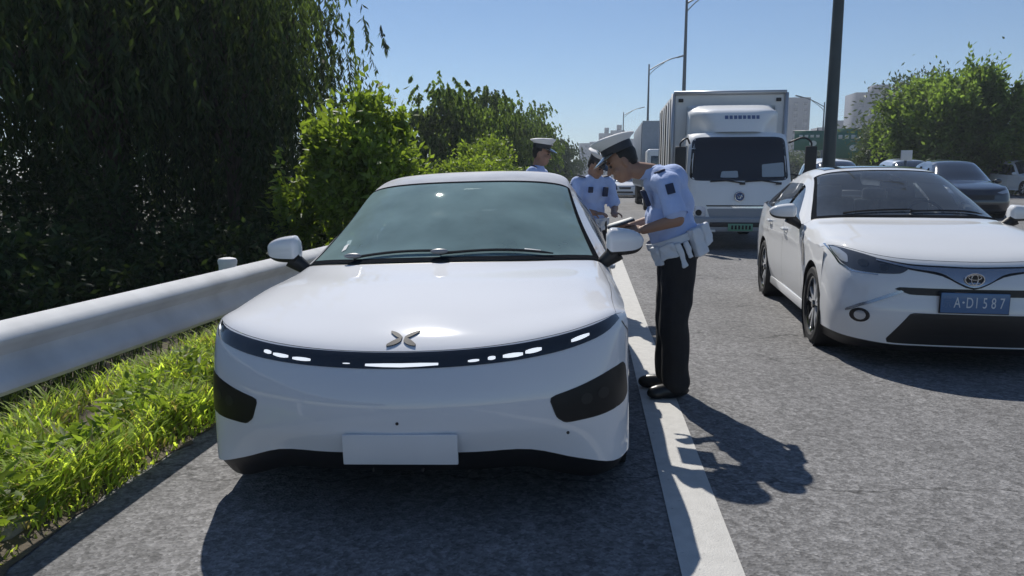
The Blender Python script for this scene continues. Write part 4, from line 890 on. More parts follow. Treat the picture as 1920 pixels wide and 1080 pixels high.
def officer(label, J, vox=.008, seed=1):
    """J: joints in world space.  One continuous body mesh; clothing, cap and kit are its children."""
    base = V3((J['hip'][0], J['hip'][1], J.get('ground', 0)))
    g = lambda k: V3(J[k]) - base
    root = empty('person', base); tag(root, label, 'person', 'traffic officers')
    hip, chest, neck, head = g('hip'), g('chest'), g('neck'), g('head')
    spine = (neck - hip).normalized(); hf = V3(J['face']).normalized(); hu = V3(J.get('headup', (0, 0, 1)))
    side = V3(J['left']).normalized()                     # towards the person's left
    fw = side.cross(spine).normalized()                     # chest forward
    HR = frame(hf, hu)
    tor = Matrix((side, fw, spine)).transposed()
    bd = MB()
    # head
    hh = lambda x, y, z: head + HR @ V3((x, y, z))
    bd.ellipsoid(hh(-.012, 0, .03), (.098, .076, .092), HR); bd.ellipsoid(hh(.012, 0, -.035), (.078, .066, .085), HR); bd.ellipsoid(hh(.045, 0, -.085), (.038, .042, .032), HR)
    bd.capsule(hh(.078, 0, .022), hh(.107, 0, -.022), .008, .015, 8, 3); bd.ellipsoid(hh(.083, 0, -.062), (.014, .026, .012), HR)
    bd.ellipsoid(hh(.075, 0, .035), (.02, .052, .012), HR)
    for s in (-1, 1):
        bd.ellipsoid(hh(-.005, s * .077, -.005), (.018, .009, .032), HR); bd.ellipsoid(hh(.062, s * .04, -.03), (.022, .022, .024), HR)
    bd.capsule(neck - spine * .03, hh(-.02, 0, -.06), .058, .054)
    bd.capsule(hip, chest - fw * .03, .09, .085); bd.capsule(chest - fw * .03, neck - spine * .05, .085, .06)
    arms = {}
    for k in ('l', 'r'):
        sh_, el, wr_ = g('sh_' + k), g('el_' + k), g('wr_' + k); arms[k] = (sh_, el, wr_)
        bd.capsule(chest + (sh_ - chest) * .5, sh_, .06, .058); bd.capsule(sh_, el, .052, .042); bd.capsule(el, wr_, .042, .028)
        s = 1 if k == 'l' else -1
        hd = V3(J.get('hd_' + k, wr_ - el)); hand(bd, wr_, hd, J.get('pn_' + k, (0, 0, -1)), s, J.get('curl', .7))
        hp, kn, an = g('hp_' + k), g('kn_' + k), g('an_' + k)
        bd.capsule(hip, hp, .10, .09); bd.capsule(hp, kn, .085, .058); bd.capsule(kn, an, .055, .04); bd.capsule(an, an + V3(J['toe_' + k]).normalized() * .12 - V3((0, 0, .05)), .04, .03)
    body = remeshed('body', bd, M_SKIN, root, vox * .72, 3)
    # face details
    for s in (-1, 1):
        e = MB(); e.ellipsoid(hh(.083, s * .032, .012), (.008, .015, .009), HR, 10, 6); e.build('eye', mat('eye', (.05, .04, .035), .2), body)
        e = MB(); e.capsule(hh(.088, s * .014, .034), hh(.08, s * .05, .036), .006, .004, 6, 3); e.build('eyebrow', M_HAIR, body)
    hr = MB(); hr.ellipsoid(hh(-.022, 0, .036), (.092, .079, .09), HR); hr.ellipsoid(hh(-.052, 0, -.01), (.05, .066, .045), HR); remeshed('hair', hr, M_HAIR, body, .008, 2)
    # shirt
    st = MB(); bel = J.get('belly', 0.0)
    wst = hip + spine * .06
    st.ellipsoid(wst, (.175, .135 + bel, .12), tor); st.ellipsoid(hip.lerp(chest, .5) + fw * bel * .8, (.172, .13 + bel, .17), tor); st.ellipsoid(chest, (.178, .128, .19), tor); st.ellipsoid(chest.lerp(neck, .55), (.135, .10, .11), tor)
    if 'hump' in J: st.ellipsoid(g('hump'), (.165, .12, .12), tor)
    st.capsule(chest - spine * .08 - fw * .04, chest + spine * .08 - fw * .045, .105, .095)
    for k in ('l', 'r'):
        sh_, el, wr_ = arms[k]; st.capsule(neck - spine * .075 + (sh_ - neck) * .25, sh_, .066, .073)
        e2 = sh_.lerp(el, .78); st.capsule(sh_, e2, .072, .069)
    shirt = remeshed('shirt', st, M_SHIRT, body, vox, 7, disp=wrinkle(seed, .0068, 21))
    for k in ('l', 'r'):
        sh_, el, wr_ = arms[k]; d = (el - sh_).normalized(); c = sh_.lerp(el, .83)
        q = MB(); q.tube([c - d * .012, c + d * .012], [.0715, .073], 18, caps=False); q.build('cuff', M_SHIRT, shirt)
        p0 = neck - spine * .045 + (sh_ - neck) * .35; p1 = sh_ + spine * .035; rot = frame((p1 - p0), spine)
        q = MB(); q.box((p0 + p1) / 2 + spine * .048, ((p1 - p0).length * .9, .045, .014), rot); q.build('epaulette', M_NAVY, shirt, bevel=.004)
        out = side * (1 if k == 'l' else -1); out = (out - d * out.dot(d)).normalized(); rot = frame(d, out)
        q = MB(); q.box(sh_ + d * .06 + out * .0725, (.065, .05, .008), rot); q.build('sleeve_patch', M_NAVY, shirt, bevel=.004)
    # collar
    cl = MB(); n = 20; V = []
    for i in range(n):
        a = 2 * math.pi * i / n; r = side * math.cos(a) * .068 + fw * math.sin(a) * .068; c = neck - spine * .035
        V += [c + r * 1.12 - spine * .02 + fw * .0, c + r * 1.0 + spine * .035, c + r * 1.34 - spine * .012]
    F = [(i * 3, ((i + 1) % n) * 3, ((i + 1) % n) * 3 + 1, i * 3 + 1) for i in range(n)] + [(i * 3 + 1, ((i + 1) % n) * 3 + 1, ((i + 1) % n) * 3 + 2, i * 3 + 2) for i in range(n)]
    cl.add(V, F); cl.build('collar', M_SHIRT, shirt)
    # chest radio and shoulder mic
    q = MB(); q.box(chest + fw * .145 + side * .08 + spine * .05, (.055, .03, .10), tor); q.build('radio', M_NAVY, shirt, bevel=.008)
    q = MB(); q.box(chest + fw * .135 - side * .09 + spine * .07, (.05, .025, .06), tor); q.build('badge_case', M_NAVY, shirt, bevel=.006)
    # trousers
    tr = MB(); tr.ellipsoid(hip + V3((0, 0, -.03)), (.18, .145 + bel * .5, .13), tor)
    for k in ('l', 'r'):
        hp, kn, an = g('hp_' + k), g('kn_' + k), g('an_' + k)
        tr.capsule(hp + V3((0, 0, .02)), kn, .118, .092); tr.capsule(kn, an + V3((0, 0, .03)), .092, .086)
    remeshed('trousers', tr, M_TROUS, body, vox, 6, disp=wrinkle(seed + 5, .006, 12))
    for k in ('l', 'r'):
        an = g('an_' + k); td = V3(J['toe_' + k]); td.z = 0; td.normalize(); gz = J.get('ground', 0) - base.z
        s = MB(); s.ellipsoid(V3((an.x, an.y, gz + .05)) + td * .05, (.145, .05, .05), frame(td)); s.ellipsoid(V3((an.x, an.y, gz + .04)) + td * .12, (.075, .05, .04), frame(td)); s.capsule(V3((an.x, an.y, gz + .06)), V3((an.x, an.y, gz + .12)), .052, .05)
        remeshed('shoe', s, M_SHOE, body, .01, 2)
    # belt
    bl = MB(); V = []; n = 32; c0 = hip + spine * .045
    for i in range(n):
        a = 2 * math.pi * i / n; r = side * math.cos(a) * .19 + fw * math.sin(a) * (.152 + bel)
        V += [c0 + r - spine * .025, c0 + r * 1.03 - spine * .02, c0 + r * 1.03 + spine * .02, c0 + r + spine * .025]
    bl.add(V, [(i * 4 + j, ((i + 1) % n) * 4 + j, ((i + 1) % n) * 4 + j + 1, i * 4 + j + 1) for i in range(n) for j in range(3)])
    belt = bl.build('belt', M_KIT if J.get('kit') else M_SHOE, body)
    for i, (az, dz, sz) in enumerate(J.get('kit', [])):
        r = side * math.cos(az) * .205 + fw * math.sin(az) * (.165 + bel); d = V3(sz)
        q = MB(); rt_ = frame(r, spine)
        q.box(c0 + r + spine * dz, (d.x * 1.4, d.y * 1.5, d.z * 1.6), rt_); q.box(c0 + r + spine * (dz + d.z * .6), (d.x * 1.6, d.y * 1.3, d.z * .8), rt_)
        remeshed('pouch', q, M_KIT, belt, .006, 5, disp=wrinkle(seed + i, .004, 45))
    # cap: white crown, dark band, visor, badge
    CR = frame(V3(J.get('capdir', J['face'])), V3(J.get('capup', J.get('headup', (0, 0, 1))))); c = head + HR @ V3((-.008, 0, .075))
    cp = empty('cap', parent=body)
    def ring(r, z, sx=1.15, k=28, fx=0): return [c + CR @ V3((r * sx * math.cos(2 * math.pi * i / k) + fx, r * math.sin(2 * math.pi * i / k), z)) for i in range(k)]
    def loft(nm, rings, m, top=False):
        q = MB(); k = len(rings[0]); V = [p for r in rings for p in r]; F = [(i * k + j, i * k + (j + 1) % k, (i + 1) * k + (j + 1) % k, (i + 1) * k + j) for i in range(len(rings) - 1) for j in range(k)]
        if top: F.append(tuple((len(rings) - 1) * k + j for j in range(k)))
        q.add(V, F); return q.build(nm, m, cp, angle=50)
    loft('band', [ring(.086, -.01), ring(.0885, 0), ring(.0885, .035), ring(.088, .042)], M_CAPD)
    def tilt(r, z, sx, dz): return [p + CR @ V3((0, 0, dz * math.cos(2 * math.pi * i / 28))) for i, p in enumerate(ring(r, z, sx))]
    loft('crown', [tilt(.088, .04, 1.15, 0), tilt(.10, .055, 1.14, .004), tilt(.126, .075, 1.1, .014), tilt(.131, .083, 1.09, .018), tilt(.127, .090, 1.09, .018), tilt(.09, .098, 1.09, .012), tilt(.03, .10, 1.1, .004)], M_CAPW, True)
    q = MB(); V = []; n = 13
    for i in range(n):
        a = -1.15 + 2.3 * i / (n - 1); ex = .058 * (math.cos(a * 1.3) ** .6 if math.cos(a * 1.3) > 0 else 0)
        p0 = V3((.0885 * 1.15 * math.cos(a), .0885 * math.sin(a), .002)); p1 = p0 + V3((math.cos(a) * ex + ex * .35, math.sin(a) * ex * .5, -.65 * ex))
        V += [c + CR @ p0, c + CR @ p1, c + CR @ (p1 - V3((0, 0, .004))), c + CR @ (p0 - V3((0, 0, .006)))]
    q.add(V, [(i * 4 + j, (i + 1) * 4 + j, (i + 1) * 4 + (j + 1) % 4, i * 4 + (j + 1) % 4) for i in range(n - 1) for j in range(4)]); q.build('visor', M_GLOSSBLK, cp)
    q = MB(); q.ellipsoid(c + CR @ V3((.112, 0, .052)), (.008, .02, .026), CR, 10, 6); q.build('cap_badge', M_CHROME, cp)
    return root

# nearest officer: facing the parked car, bent over a paper
J1 = dict(hip=(.565, 4.85, .99), chest=(.505, 4.85, 1.285), neck=(.38, 4.85, 1.47), head=(.205, 4.83, 1.505), face=(-.86, -.12, -.5), headup=(-.5, -.05, .86), capdir=(-.90, -.1, -.42), capup=(-.42, .06, .90), left=(.04, -1, 0), belly=.03, hump=(.505, 4.85, 1.375),
  sh_l=(.47, 4.655, 1.375), el_l=(.53, 4.575, 1.16), wr_l=(.335, 4.62, 1.095), hd_l=(-1, .25, .05), pn_l=(0.1, .5, -.85), sh_r=(.445, 5.045, 1.375), el_r=(.47, 5.10, 1.14), wr_r=(.27, 4.98, 1.09), hd_r=(-1, -.5, .05), pn_r=(.1, -.5, -.85),
  hp_l=(.57, 4.755, .93), hp_r=(.565, 4.945, .93), kn_l=(.55, 4.745, .50), kn_r=(.54, 4.95, .50), an_l=(.575, 4.75, .085), an_r=(.54, 4.96, .085), toe_l=(-1, -.25, 0), toe_r=(-1, .15, 0), curl=.9,
  kit=[(.9, -.06, (.03, .045, .07)), (.1, -.10, (.025, .026, .085)), (-.15, -.08, (.022, .022, .06)), (-.55, -.06, (.04, .055, .095)), (-.95, -.04, (.045, .06, .075)), (.45, -.05, (.02, .07, .05)), (-1.5, -.04, (.03, .07, .06))])
officer('officer in white cap and blue shirt bending over papers beside the door mirror', J1, .008, 3)
def standing(x, y, az, gz=0, h=1.76, bow=.0, headdown=.2, headturn=0.0):
    f = V3((math.cos(az), math.sin(az), 0)); l = V3((-f.y, f.x, 0)); k = h / 1.76; u = V3((0, 0, 1)); o = V3((x, y, gz))
    P = lambda a, b, c: tuple(o + f * (a * k) + l * (b * k) + u * (c * k))
    ht = az + headturn; fc = (math.cos(ht) * math.cos(headdown), math.sin(ht) * math.cos(headdown), -math.sin(headdown))
    return dict(ground=gz, hip=P(0, 0, .97), chest=P(bow * .6, 0, 1.28), neck=P(bow, 0, 1.475), head=P(bow + .035 + headdown * .05, 0, 1.60 - headdown * .06), face=fc, headup=(math.cos(ht) * math.sin(headdown), math.sin(ht) * math.sin(headdown), math.cos(headdown)), left=tuple(l),
      sh_l=P(bow * .8, .195, 1.395), sh_r=P(bow * .8, -.195, 1.395), el_l=P(.03 + bow, .25, 1.12), el_r=P(.03 + bow, -.25, 1.12), wr_l=P(.24 + bow, .12, 1.08), wr_r=P(.24 + bow, -.10, 1.08), hd_l=tuple(f - l * .5), hd_r=tuple(f + l * .5),
      hp_l=P(0, .095, .92), hp_r=P(0, -.095, .92), kn_l=P(.02, .11, .5), kn_r=P(.02, -.11, .5), an_l=P(-.01, .12, .085), an_r=P(-.01, -.12, .085), toe_l=tuple(f + l * .3), toe_r=tuple(f - l * .3))
J2 = standing(.0, 8.05, R(-62), 0, 1.70, .10, .5, .3); J2['kit'] = [(1.2, -.05, (.03, .05, .06)), (.1, -.06, (.03, .05, .07))]
officer('officer standing by the rear door of the white fastback, face lowered', J2, .011, 11)
J3 = standing(-.62, 8.35, R(-12), 0, 1.83, .05, .15, 0)
officer('officer standing behind the white fastback, only cap and shoulders above its roof', J3, .012, 23)
# paper pad in the nearest officer's hands
pd = empty('ticket_pad', (.2, 4.74, 1.115), (0, 0, 0)); tag(pd, 'white paper pad held by the bending officer over the mirror', 'notepad')
b = MB(); b.box((0, 0, .012), (.17, .22, .012), Matrix.Rotation(R(-18), 3, 'Y')); b.build('pad', mat('pad_board', (.05, .05, .06), .5), pd)
b = MB(); b.box((-.002, 0, .0205), (.15, .20, .004), Matrix.Rotation(R(-18), 3, 'Y')); b.build('sheet', mat('paper', (.7, .7, .68), .7), pd)

# ------------------------------------------------------------------ vegetation
def leaf_mesh(name, P, D, U, L, W, m, parent):
    """one folded diamond leaf per row: base P, direction D, width axis U"""
    n = len(P); N = np.cross(D, U); L = L[:, None]; W = W[:, None]
    V = np.stack([P, P + D * L * .45 + U * W * .5 + N * W * .15, P + D * L, P + D * L * .45 - U * W * .5 + N * W * .15], 1).reshape(-1, 3)
    me = bpy.data.meshes.new(name); me.vertices.add(4 * n); me.vertices.foreach_set('co', V.ravel())
    idx = np.arange(4 * n).reshape(n, 4); tri = np.concatenate([idx[:, [0, 1, 2]], idx[:, [0, 2, 3]]], 1).reshape(-1)
    me.loops.add(6 * n); me.loops.foreach_set('vertex_index', tri); me.polygons.add(2 * n); me.polygons.foreach_set('loop_start', np.arange(0, 6 * n, 3)); me.update(calc_edges=True); me.validate()
    return link(name, me, m, parent, smooth=False)
def unit(a): return a / np.maximum(np.linalg.norm(a, axis=-1, keepdims=True), 1e-9)
M_BARK = mat('bark', (.07, .055, .042), .95, var=.3, vscale=6, bump=.8, bscale=18)
LEAF = dict(
  willow=mat('willow_leaves', (.075, .120, .036), .6, island=.4, var=.3, vscale=.7, trans=.4, spec=.2),
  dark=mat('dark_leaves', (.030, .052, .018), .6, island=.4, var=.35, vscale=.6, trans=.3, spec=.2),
  bright=mat('young_leaves', (.13, .20, .032), .5, island=.35, var=.25, vscale=1.5, trans=.5),
  mid=mat('mid_leaves', (.095, .155, .045), .6, island=.4, var=.35, vscale=.35, trans=.55, spec=.2),
  grey=mat('greygreen_leaves', (.062, .098, .042), .6, island=.35, var=.3, vscale=.3, trans=.25))
def tree(name, label, base, H, crown, n_cl, per, ll, lw, m, seed, droop=0.0, trunk=.15, group=None, spread=.35, shell=.55, cat='tree', stems=1, upright=0.0, limbs=14, cone=0.0):
    """crown = (centre z, rx, ry, rz); leaves sit in clumps at the ends of limbs that leave a tapered trunk"""
    rg = np.random.RandomState(seed); o = empty(name, base); tag(o, label, cat, group)
    cz, rx, ry, rz = crown
    d = unit(rg.normal(size=(n_cl, 3))); rad = rg.uniform(shell ** 3, 1, n_cl) ** (1 / 3)
    lump = 1 + .22 * np.sin(d[:, 0] * 5 + seed) * np.cos(d[:, 1] * 4 + 2 * seed) + .13 * np.sin(d[:, 2] * 9 + seed * 3)
    C = d * rad[:, None] * lump[:, None] * np.array([rx, ry, rz])
    if cone: C[:, :2] *= (1 - cone * (C[:, 2:3] / rz))
    C[:, 2] += cz
    # trunk and limbs
    for s in range(stems):
        a = rg.uniform(0, 6.28); lean = (.1 if stems == 1 else .35) * rx; tb = MB()
        bx, by = (0, 0) if stems == 1 else (rg.normal() * .12 * rx, rg.normal() * .12 * rx)
        tp = [(bx + math.cos(a) * lean * t + .03 * rx * math.sin(5 * t + s), by + math.sin(a) * lean * t, t * (cz + rz * .35)) for t in np.linspace(0, 1, 7)]
        tb.tube(tp, [trunk * (1.25 if i == 0 else 1 - .8 * i / 6) for i in range(7)], 9); to = tb.build('trunk', M_BARK, o)
    pick = rg.choice(n_cl, min(limbs, n_cl), replace=False)
    for i in pick:
        t = rg.uniform(.3, .75); st = V3(tp[int(t * 6)]); en = V3(C[i]); mid = st.lerp(en, .5) + V3((0, 0, .08 * rz)); lb = MB()
        lb.tube([st, mid, en], [trunk * .38, trunk * .22, trunk * .07], 6); lb.build('limb', M_BARK, o)
    ci = np.repeat(np.arange(n_cl), per); n = len(ci); csz = rg.uniform(.6, 1.4, n_cl)[ci] * spread * (rx + ry + rz) / 3
    if droop > 0:      # hanging strands
        ns = max(2, per // 22); strand = rg.randint(0, ns, n) + ci * ns; so_ = rg.normal(size=(n_cl * ns, 3)) * np.array([1, 1, .5]); ln = rg.uniform(.4, 1.6, n_cl * ns) * droop
        t = rg.uniform(0, 1, n); off = so_[strand] * csz[:, None] * .6
        P = C[ci] + off; sway = rg.normal(size=(n_cl * ns, 2)) * .12
        P[:, 2] -= t * ln[strand]; P[:, :2] += sway[strand] * (t * ln[strand])[:, None] + unit(so_[strand])[:, :2] * (np.sin(t * 1.4) * .2 * csz)[:, None]
        D = unit(np.stack([rg.normal(size=n) * .45, rg.normal(size=n) * .45, -np.ones(n)], 1))
    else:
        r = rg.normal(size=(n, 3)) * .5; P = C[ci] + r * csz[:, None] * np.array([1, 1, .8])
        if upright:
            sp = (rg.uniform(size=n_cl) > .6)[ci]; P = np.where(sp[:, None], C[ci] + r * csz[:, None] * np.array([.28, .28, 1.0 + upright * 3]), P)
        outw = unit(P - np.array([0, 0, cz - rz * .3])); D = unit(rg.normal(size=(n, 3)) + outw * .7 + np.array([0, 0, upright * 2 - .25]))
    U = unit(np.cross(D, rg.normal(size=(n, 3))))
    leaf_mesh('crown', P, D, U, ll * rg.uniform(.6, 1.3, n), lw * rg.uniform(.7, 1.3, n), m, o)
    return o
GL = 'tall trees behind the guardrail'
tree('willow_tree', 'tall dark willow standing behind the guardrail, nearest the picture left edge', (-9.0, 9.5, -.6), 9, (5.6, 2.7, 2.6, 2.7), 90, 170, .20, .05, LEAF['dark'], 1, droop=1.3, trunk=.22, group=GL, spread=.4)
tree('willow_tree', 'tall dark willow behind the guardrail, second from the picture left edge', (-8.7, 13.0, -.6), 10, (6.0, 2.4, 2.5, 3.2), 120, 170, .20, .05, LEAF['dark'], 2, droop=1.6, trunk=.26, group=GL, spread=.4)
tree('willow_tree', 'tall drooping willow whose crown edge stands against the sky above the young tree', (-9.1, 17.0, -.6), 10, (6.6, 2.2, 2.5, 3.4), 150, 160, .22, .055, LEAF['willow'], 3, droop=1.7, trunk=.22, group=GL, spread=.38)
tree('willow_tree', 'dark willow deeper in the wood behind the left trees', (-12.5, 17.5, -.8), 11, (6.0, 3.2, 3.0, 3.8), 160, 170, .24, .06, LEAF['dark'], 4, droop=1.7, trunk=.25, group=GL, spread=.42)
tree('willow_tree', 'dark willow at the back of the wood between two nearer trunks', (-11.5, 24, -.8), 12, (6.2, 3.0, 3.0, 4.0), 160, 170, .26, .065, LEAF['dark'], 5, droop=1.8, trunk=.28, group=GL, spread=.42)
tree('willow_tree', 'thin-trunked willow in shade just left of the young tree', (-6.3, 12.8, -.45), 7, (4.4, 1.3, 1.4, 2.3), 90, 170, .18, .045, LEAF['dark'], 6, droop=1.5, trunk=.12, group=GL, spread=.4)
# low dark thicket under the trees
for k, (x, y, r, h) in enumerate(((-6.3, 7.6, 1.2, .8), (-5.0, 9.6, 1.1, .85), (-7.8, 11.0, 1.5, 1.3), (-4.9, 12.0, 1.0, .9), (-6.2, 14.5, 1.6, 1.5), (-9.8, 12.5, 1.8, 1.7), (-8.5, 18, 2.2, 1.9), (-5.6, 18.5, 1.5, 1.5))):
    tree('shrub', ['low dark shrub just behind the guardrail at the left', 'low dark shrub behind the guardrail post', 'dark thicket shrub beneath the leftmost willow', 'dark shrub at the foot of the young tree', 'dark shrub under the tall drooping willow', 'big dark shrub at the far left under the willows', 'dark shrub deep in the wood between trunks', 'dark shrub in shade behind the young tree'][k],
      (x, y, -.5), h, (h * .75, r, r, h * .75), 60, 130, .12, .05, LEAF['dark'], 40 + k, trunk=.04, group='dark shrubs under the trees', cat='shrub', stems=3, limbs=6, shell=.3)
tree('young_tree', 'young bright green tree with large sunlit leaves behind the parked fastback', (-3.25, 10.6, -.2), 3, (1.5, 1.05, 1.0, 1.25), 85, 190, .135, .058, LEAF['bright'], 7, trunk=.05, stems=3, limbs=22, spread=.27, shell=.4, cone=.18, upright=.12)
tree('young_tree', 'smaller bright shrub-like tree right of the young tree, behind the car roof', (-3.3, 20.5, -.2), 2.2, (1.1, 1.0, 1.1, .9), 80, 110, .14, .06, LEAF['bright'], 8, trunk=.05, stems=3, limbs=12, spread=.32, shell=.4)
GR_ = 'row of trees along the verge'
for k, (x, y, h, r, mm, lb) in enumerate(((-6.4, 34, 5.9, 1.9, 'mid', 'broad green tree right of the young tree, largest of the receding row'), (-5.9, 42, 6.4, 1.9, 'willow', 'second tree of the receding row, with a rounded top'), (-5.2, 52, 6.9, 2.1, 'mid', 'tree of the receding row left of the far officer'), (-4.9, 64, 7.0, 2.1, 'mid', 'dark tree of the receding row just above the far officer'), (-4.3, 82, 6.2, 2.4, 'grey', 'low far tree right of the far officer'), (-3.9, 27, 2.7, 1.2, 'bright', 'bright low tree in front of the receding row'), (-4.0, 110, 6.4, 3.0, 'grey', 'farthest hazy tree of the row near the skyline'))):
    big = h > 5
    tree('roadside_tree', lb, (x, y, -.3), h, (h * .56, r, r * 1.1, h * .44), 150 if big else 90, 210 if big else 140, .19 if big else .15, .10 if big else .065, LEAF[mm], 60 + k, droop=.45 if big else 0, trunk=.16 if big else .06, group=GR_, spread=.34, shell=.5, limbs=10)
tree('roadside_tree', 'large spreading tree with spiky upright shoots on the far right', (20.2, 44, .4), 9, (3.7, 3.5, 3.4, 2.75), 260, 170, .32, .13, LEAF['mid'], 81, trunk=.3, spread=.22, shell=.45, upright=.22, limbs=24, group='trees across the main road')
tree('roadside_tree', 'smaller dark tree at the left flank of the large spreading tree', (20.6, 54, .4), 5, (2.5, 2.2, 2.2, 2.0), 100, 130, .32, .11, LEAF['grey'], 82, trunk=.2, spread=.32, limbs=10, group='trees across the main road')
tree('roadside_tree', 'bright round tree cut by the right edge of the photo', (22.6, 41, .45), 4, (2.1, 1.3, 1.5, 1.5), 90, 120, .26, .10, LEAF['bright'], 83, trunk=.12, spread=.32, limbs=10, group='trees across the main road')
tree('roadside_tree', 'dark tree behind the large spreading tree near the right edge', (25, 58, .5), 8, (4.0, 4.5, 4, 3.6), 110, 130, .4, .14, LEAF['grey'], 84, trunk=.25, spread=.32, limbs=8, group='trees across the main road')
for k, (x, y, h) in enumerate(((22.5, 112, 4.2), (27, 116, 4.6), (31, 112, 4.2), (36, 110, 4.6), (41, 108, 5.2), (47, 104, 7))):
    tree('roadside_tree', 'far low tree under the towers, ' + ['first from the left', 'second from the left', 'third from the left', 'third from the right', 'second from the right', 'first from the right'][k] + ' of its line', (x, y, .3), h, (h * .5, 3.2, 3.2, h * .5), 50, 110, .5, .2, LEAF['grey'], 90 + k, trunk=.15, spread=.4, limbs=4, group='far tree line under the towers')

# grass on the verge: blades no one could count
def grass(name, label, n, xr, yr, hr, m, seed, zf):
    rg = np.random.RandomState(seed); x = rg.uniform(*xr, n); y = yr[0] + (yr[1] - yr[0]) * rg.uniform(0, 1, n) ** 1.35
    cl = np.sin(x * 5.1 + 2 * np.sin(y * 1.7)) * np.sin(y * 3.3 + 1.3 * np.sin(x * 4)); keep = rg.uniform(size=n) < (.5 + .5 * cl); x, y, cl = x[keep], y[keep], cl[keep]; n = len(x)
    edge = np.clip((xr[1] - x) / .2 + .2, .2, 1)
    h = rg.uniform(*hr, n) * (1 + .3 * cl) * edge; a = rg.uniform(0, 6.28, n); b = rg.uniform(.25, 1.1, n) * h; w_ = rg.uniform(.004, .0085, n)
    z = zf(x); dx, dy = np.cos(a), np.sin(a); V = np.empty((n, 7, 3))
    for j, t in enumerate((0, .4, .75)):
        cx = x + dx * b * t * t; cy = y + dy * b * t * t; czz = z + h * (t - .22 * t * t * t); ww = w_ * (1 - .35 * t)
        V[:, j * 2] = np.stack([cx - dy * ww, cy + dx * ww, czz], 1); V[:, j * 2 + 1] = np.stack([cx + dy * ww, cy - dx * ww, czz], 1)
    V[:, 6] = np.stack([x + dx * b, y + dy * b, z + h * .8], 1)
    idx = np.arange(n)[:, None] * 7; T = np.array([[0, 1, 3], [0, 3, 2], [2, 3, 5], [2, 5, 4], [4, 5, 6]]).reshape(-1)
    li = (idx + T[None]).reshape(-1); me = bpy.data.meshes.new(name); me.vertices.add(7 * n); me.vertices.foreach_set('co', V.ravel()); me.loops.add(len(li)); me.loops.foreach_set('vertex_index', li); me.polygons.add(5 * n); me.polygons.foreach_set('loop_start', np.arange(0, 15 * n, 3)); me.update(calc_edges=True); me.validate()
    o = link(name, me, m, None); o['kind'] = 'stuff'; tag(o, label, 'grass'); return o
vz = lambda x: np.interp(x, [-6, -4.4, -3.4, -2.9, -2.45, -2.31, -2.0], [-.5, -.18, -.085, -.06, -.062, -.074, -.072])
M_GRASS = mat('verge_grass', (.32, .43, .085), .6, island=.45, var=.3, vscale=3, trans=.5, spec=.15)
M_DRY = mat('dry_grass', (.26, .24, .12), .7, island=.3, trans=.3)
grass('grass', 'bright green roadside grass growing under the guardrail', 44000, (-3.5, -2.24), (1.3, 9.5), (.06, .22), M_GRASS, 5, vz)
grass('grass', 'dry straw coloured blades among the verge grass', 12000, (-3.4, -2.26), (1.3, 9), (.05, .22), M_DRY, 6, vz)
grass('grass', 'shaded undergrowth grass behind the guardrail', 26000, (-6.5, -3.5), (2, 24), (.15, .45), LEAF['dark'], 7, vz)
# broad-leaved weeds and seed heads against the rail
rg = np.random.RandomState(77); n = 2600; c = np.stack([rg.uniform(-3.0, -2.36, 60), rg.uniform(1.6, 7.5, 60)], 1); ci = rg.randint(0, 60, n)
P = np.stack([c[ci, 0] + rg.normal(size=n) * .05, c[ci, 1] + rg.normal(size=n) * .07, vz(c[ci, 0]) + rg.uniform(.02, .2, n)], 1); D = unit(rg.normal(size=(n, 3)) * np.array([1, 1, .5]) + np.array([0, 0, .35])); U = unit(np.cross(D, rg.normal(size=(n, 3))))
wd = leaf_mesh('weeds', P, D, U, rg.uniform(.05, .11, n), rg.uniform(.02, .04, n), LEAF['bright'], None); wd['kind'] = 'stuff'; tag(wd, 'broad leaved weeds scattered through the verge grass', 'weeds')
# soil clod and stones at the asphalt edge
for k, (x, y, sx) in enumerate(((-2.44, 2.75, .10), (-2.36, 3.35, .045))):
    b = MB(); b.ellipsoid((0, 0, 0), (sx, sx * 1.5, sx * .55), Matrix.Rotation(k * 1.1, 3, 'Z'), 12, 8); fn = wrinkle(k, sx * .16, 30 / (sx * 10))
    o = b.build('stone', mat('pale_stone', (.30, .26, .20), .95, var=.2, vscale=30, bump=.5, bscale=80), None); o.location = (x, y, -.06)
    me = o.data; co = np.empty(len(me.vertices) * 3); me.vertices.foreach_get('co', co); co = co.reshape(-1, 3); no = unit(co); co += no * fn(co)[:, None]; me.vertices.foreach_set('co', co.ravel())
    tag(o, ['larger pale lump at the asphalt edge, near the bottom left corner', 'smaller pale stone at the grass edge nearer the parked car'][k], 'stone', 'stones at the grass edge')
# divider shrubs beyond the saloon
for k in range(3):
    tree('shrub', ['low shrub in the divider strip near the foot of the thick lamp post', 'second low shrub in the divider strip, beyond the lamp post', 'third and farthest low shrub in the divider strip'][k], (5.42, 19 + k * 3.4, .12), .5, (.28, .35, .8, .3), 30, 90, .08, .04, LEAF['mid'], 120 + k, trunk=.02, stems=2, limbs=3, group='divider shrubs', cat='shrub', shell=.3)

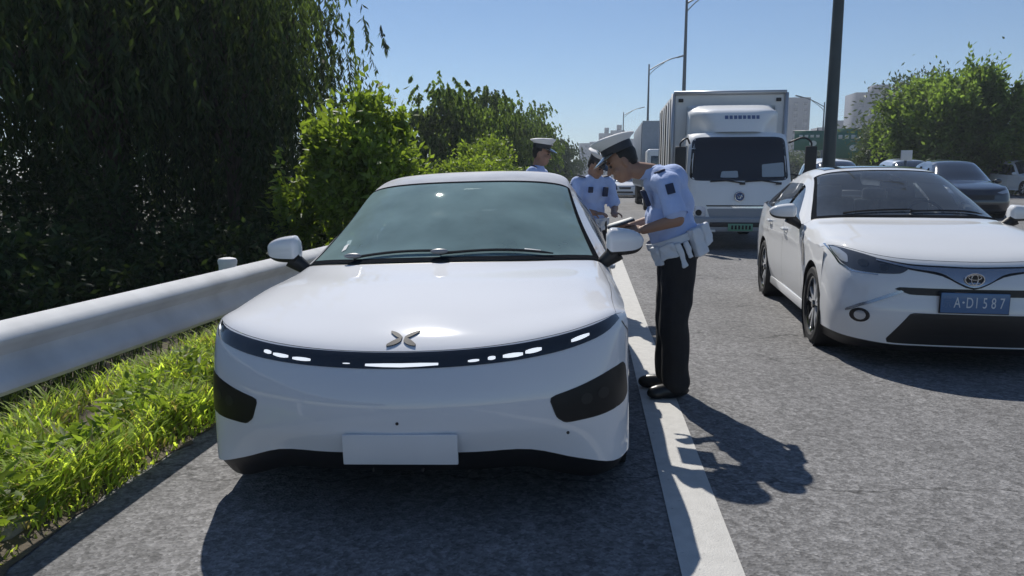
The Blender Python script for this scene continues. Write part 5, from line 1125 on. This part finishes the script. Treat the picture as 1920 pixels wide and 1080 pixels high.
# ------------------------------------------------------------------ far buildings, sign gantry
M_BLD = mat('tower_render', (.14, .155, .18), .9, var=.06, vscale=.1)
M_BLD2 = mat('tower_render_dark', (.10, .11, .14), .9, var=.06, vscale=.1)
M_WIN = mat('tower_glass', (.05, .06, .08), .2)
def tower(label, x, y, w_, d, h, m, floors, bays, top=True, seed=0):
    o = empty('tower_block', (x, y, -1)); tag(o, label, 'building', 'distant tower blocks')
    b = MB(); b.box((0, 0, h / 2), (w_, d, h)); wall = b.build('wall', m, o)
    for j in range(bays):
        cx = -w_ / 2 + (j + .5) * w_ / bays
        q = MB(); q.box((cx, -d / 2 - .25, h * .48), (w_ / bays * .5, .5, h * .9)); col = q.build('balcony_stack', m, o)
    for i in range(floors):
        z = (i + .6) * h / floors * .95
        for j in range(bays):
            cx = -w_ / 2 + (j + .5) * w_ / bays
            q = MB(); q.box((cx, -d / 2 - .52, z), (w_ / bays * .36, .1, h / floors * .5)); q.build('window', M_WIN, o)
    if top:
        q = MB(); q.box((w_ * .12, 0, h + 2), (w_ * .35, d * .6, 4)); q.build('roof_house', m, o)
    return o
def atpx(px, Y):
    a = math.atan((px - 960) / (1400 / math.cos(PITCH))) - YAW; return Y * math.tan(a)
tower('grey tower block just right of the box truck cargo box', atpx(1478, 420), 420, 15, 14, 43, M_BLD, 14, 3, False)
tower('dark tower block left of the large spreading tree', atpx(1627, 400), 400, 22, 16, 43, M_BLD2, 14, 4)
tower('low dark block between the two right towers', atpx(1555, 460), 460, 20, 14, 30, M_BLD2, 8, 3)
tower('low wide block beside the grey tower', atpx(1520, 500), 500, 14, 12, 29, M_BLD, 8, 2, False)
for k, (px, w_, h, lb) in enumerate(((1098, 10, 26, 'leftmost pale block of the skyline behind the officers'), (1120, 12, 27, 'second pale block of the skyline behind the officers'), (1133, 9, 33, 'narrow taller pale block of the skyline, left of the two'), (1156, 10, 35, 'tallest narrow pale block of the skyline behind the officers'), (1180, 12, 29, 'rightmost pale block of the skyline, against the container truck'))):
    tower(lb, atpx(px, 560), 560, w_, 12, h, M_BLD, 9, 3, k in (2, 3))
sg = empty('road_sign_gantry', (24.6, 78, .5)); tag(sg, 'green overhead direction sign gantry far beyond the thick lamp post', 'road sign')
for x in (-2.2, 2.2):
    b = MB(); b.tube([(x, .2, 0), (x, .2, 5.6)], .12, 8); b.build('post', M_POLEG, sg)
b = MB(); b.tube([(-4.5, .2, 5.3), (2.4, .2, 5.3)], .1, 8); b.build('beam', M_POLEG, sg)
M_SIGN = mat('sign_green', (.01, .14, .09), .5)
for (x, z, w_, h) in ((-2.9, 4.4, 3.0, 1.9), (1.0, 4.1, 3.4, 2.9)):
    b = MB(); b.box((x, 0, z), (w_, .06, h)); pn = b.build('panel', M_SIGN, sg)
    for k in range(4):
        q = MB(); q.box((x - w_ * .3 + k * w_ * .18, -.04, z + h * .22), (w_ * .11, .02, h * .13)); q.build('character', mat('sign_white', (.6, .65, .62), .6), pn)
    q = MB(); q.ellipsoid((x + .3, -.035, z - h * .15), (w_ * .12, .01, w_ * .09), None, 14, 8); q.build('roundel', mat('sign_white', (0, 0, 0)), pn)
# ------------------------------------------------------------------ haze
HZ = MB(); HZ.box((20, 420, 24), (900, 900, 56)); hz = HZ.build('haze', None, None, smooth=False)
hm = bpy.data.materials.new('haze_air'); hm.use_nodes = True; t = hm.node_tree; t.nodes.remove(t.nodes['Principled BSDF']); pv = t.nodes.new('ShaderNodeVolumePrincipled'); pv.inputs['Color'].default_value = (.80, .88, 1, 1); pv.inputs['Density'].default_value = .0008; pv.inputs['Anisotropy'].default_value = .2
t.links.new(pv.outputs[0], t.nodes['Material Output'].inputs['Volume']); hz.data.materials.clear(); hz.data.materials.append(hm); hz['kind'] = 'stuff'; hz['label'] = 'thin pale blue air between the road and the distant towers'; hz['category'] = 'haze'
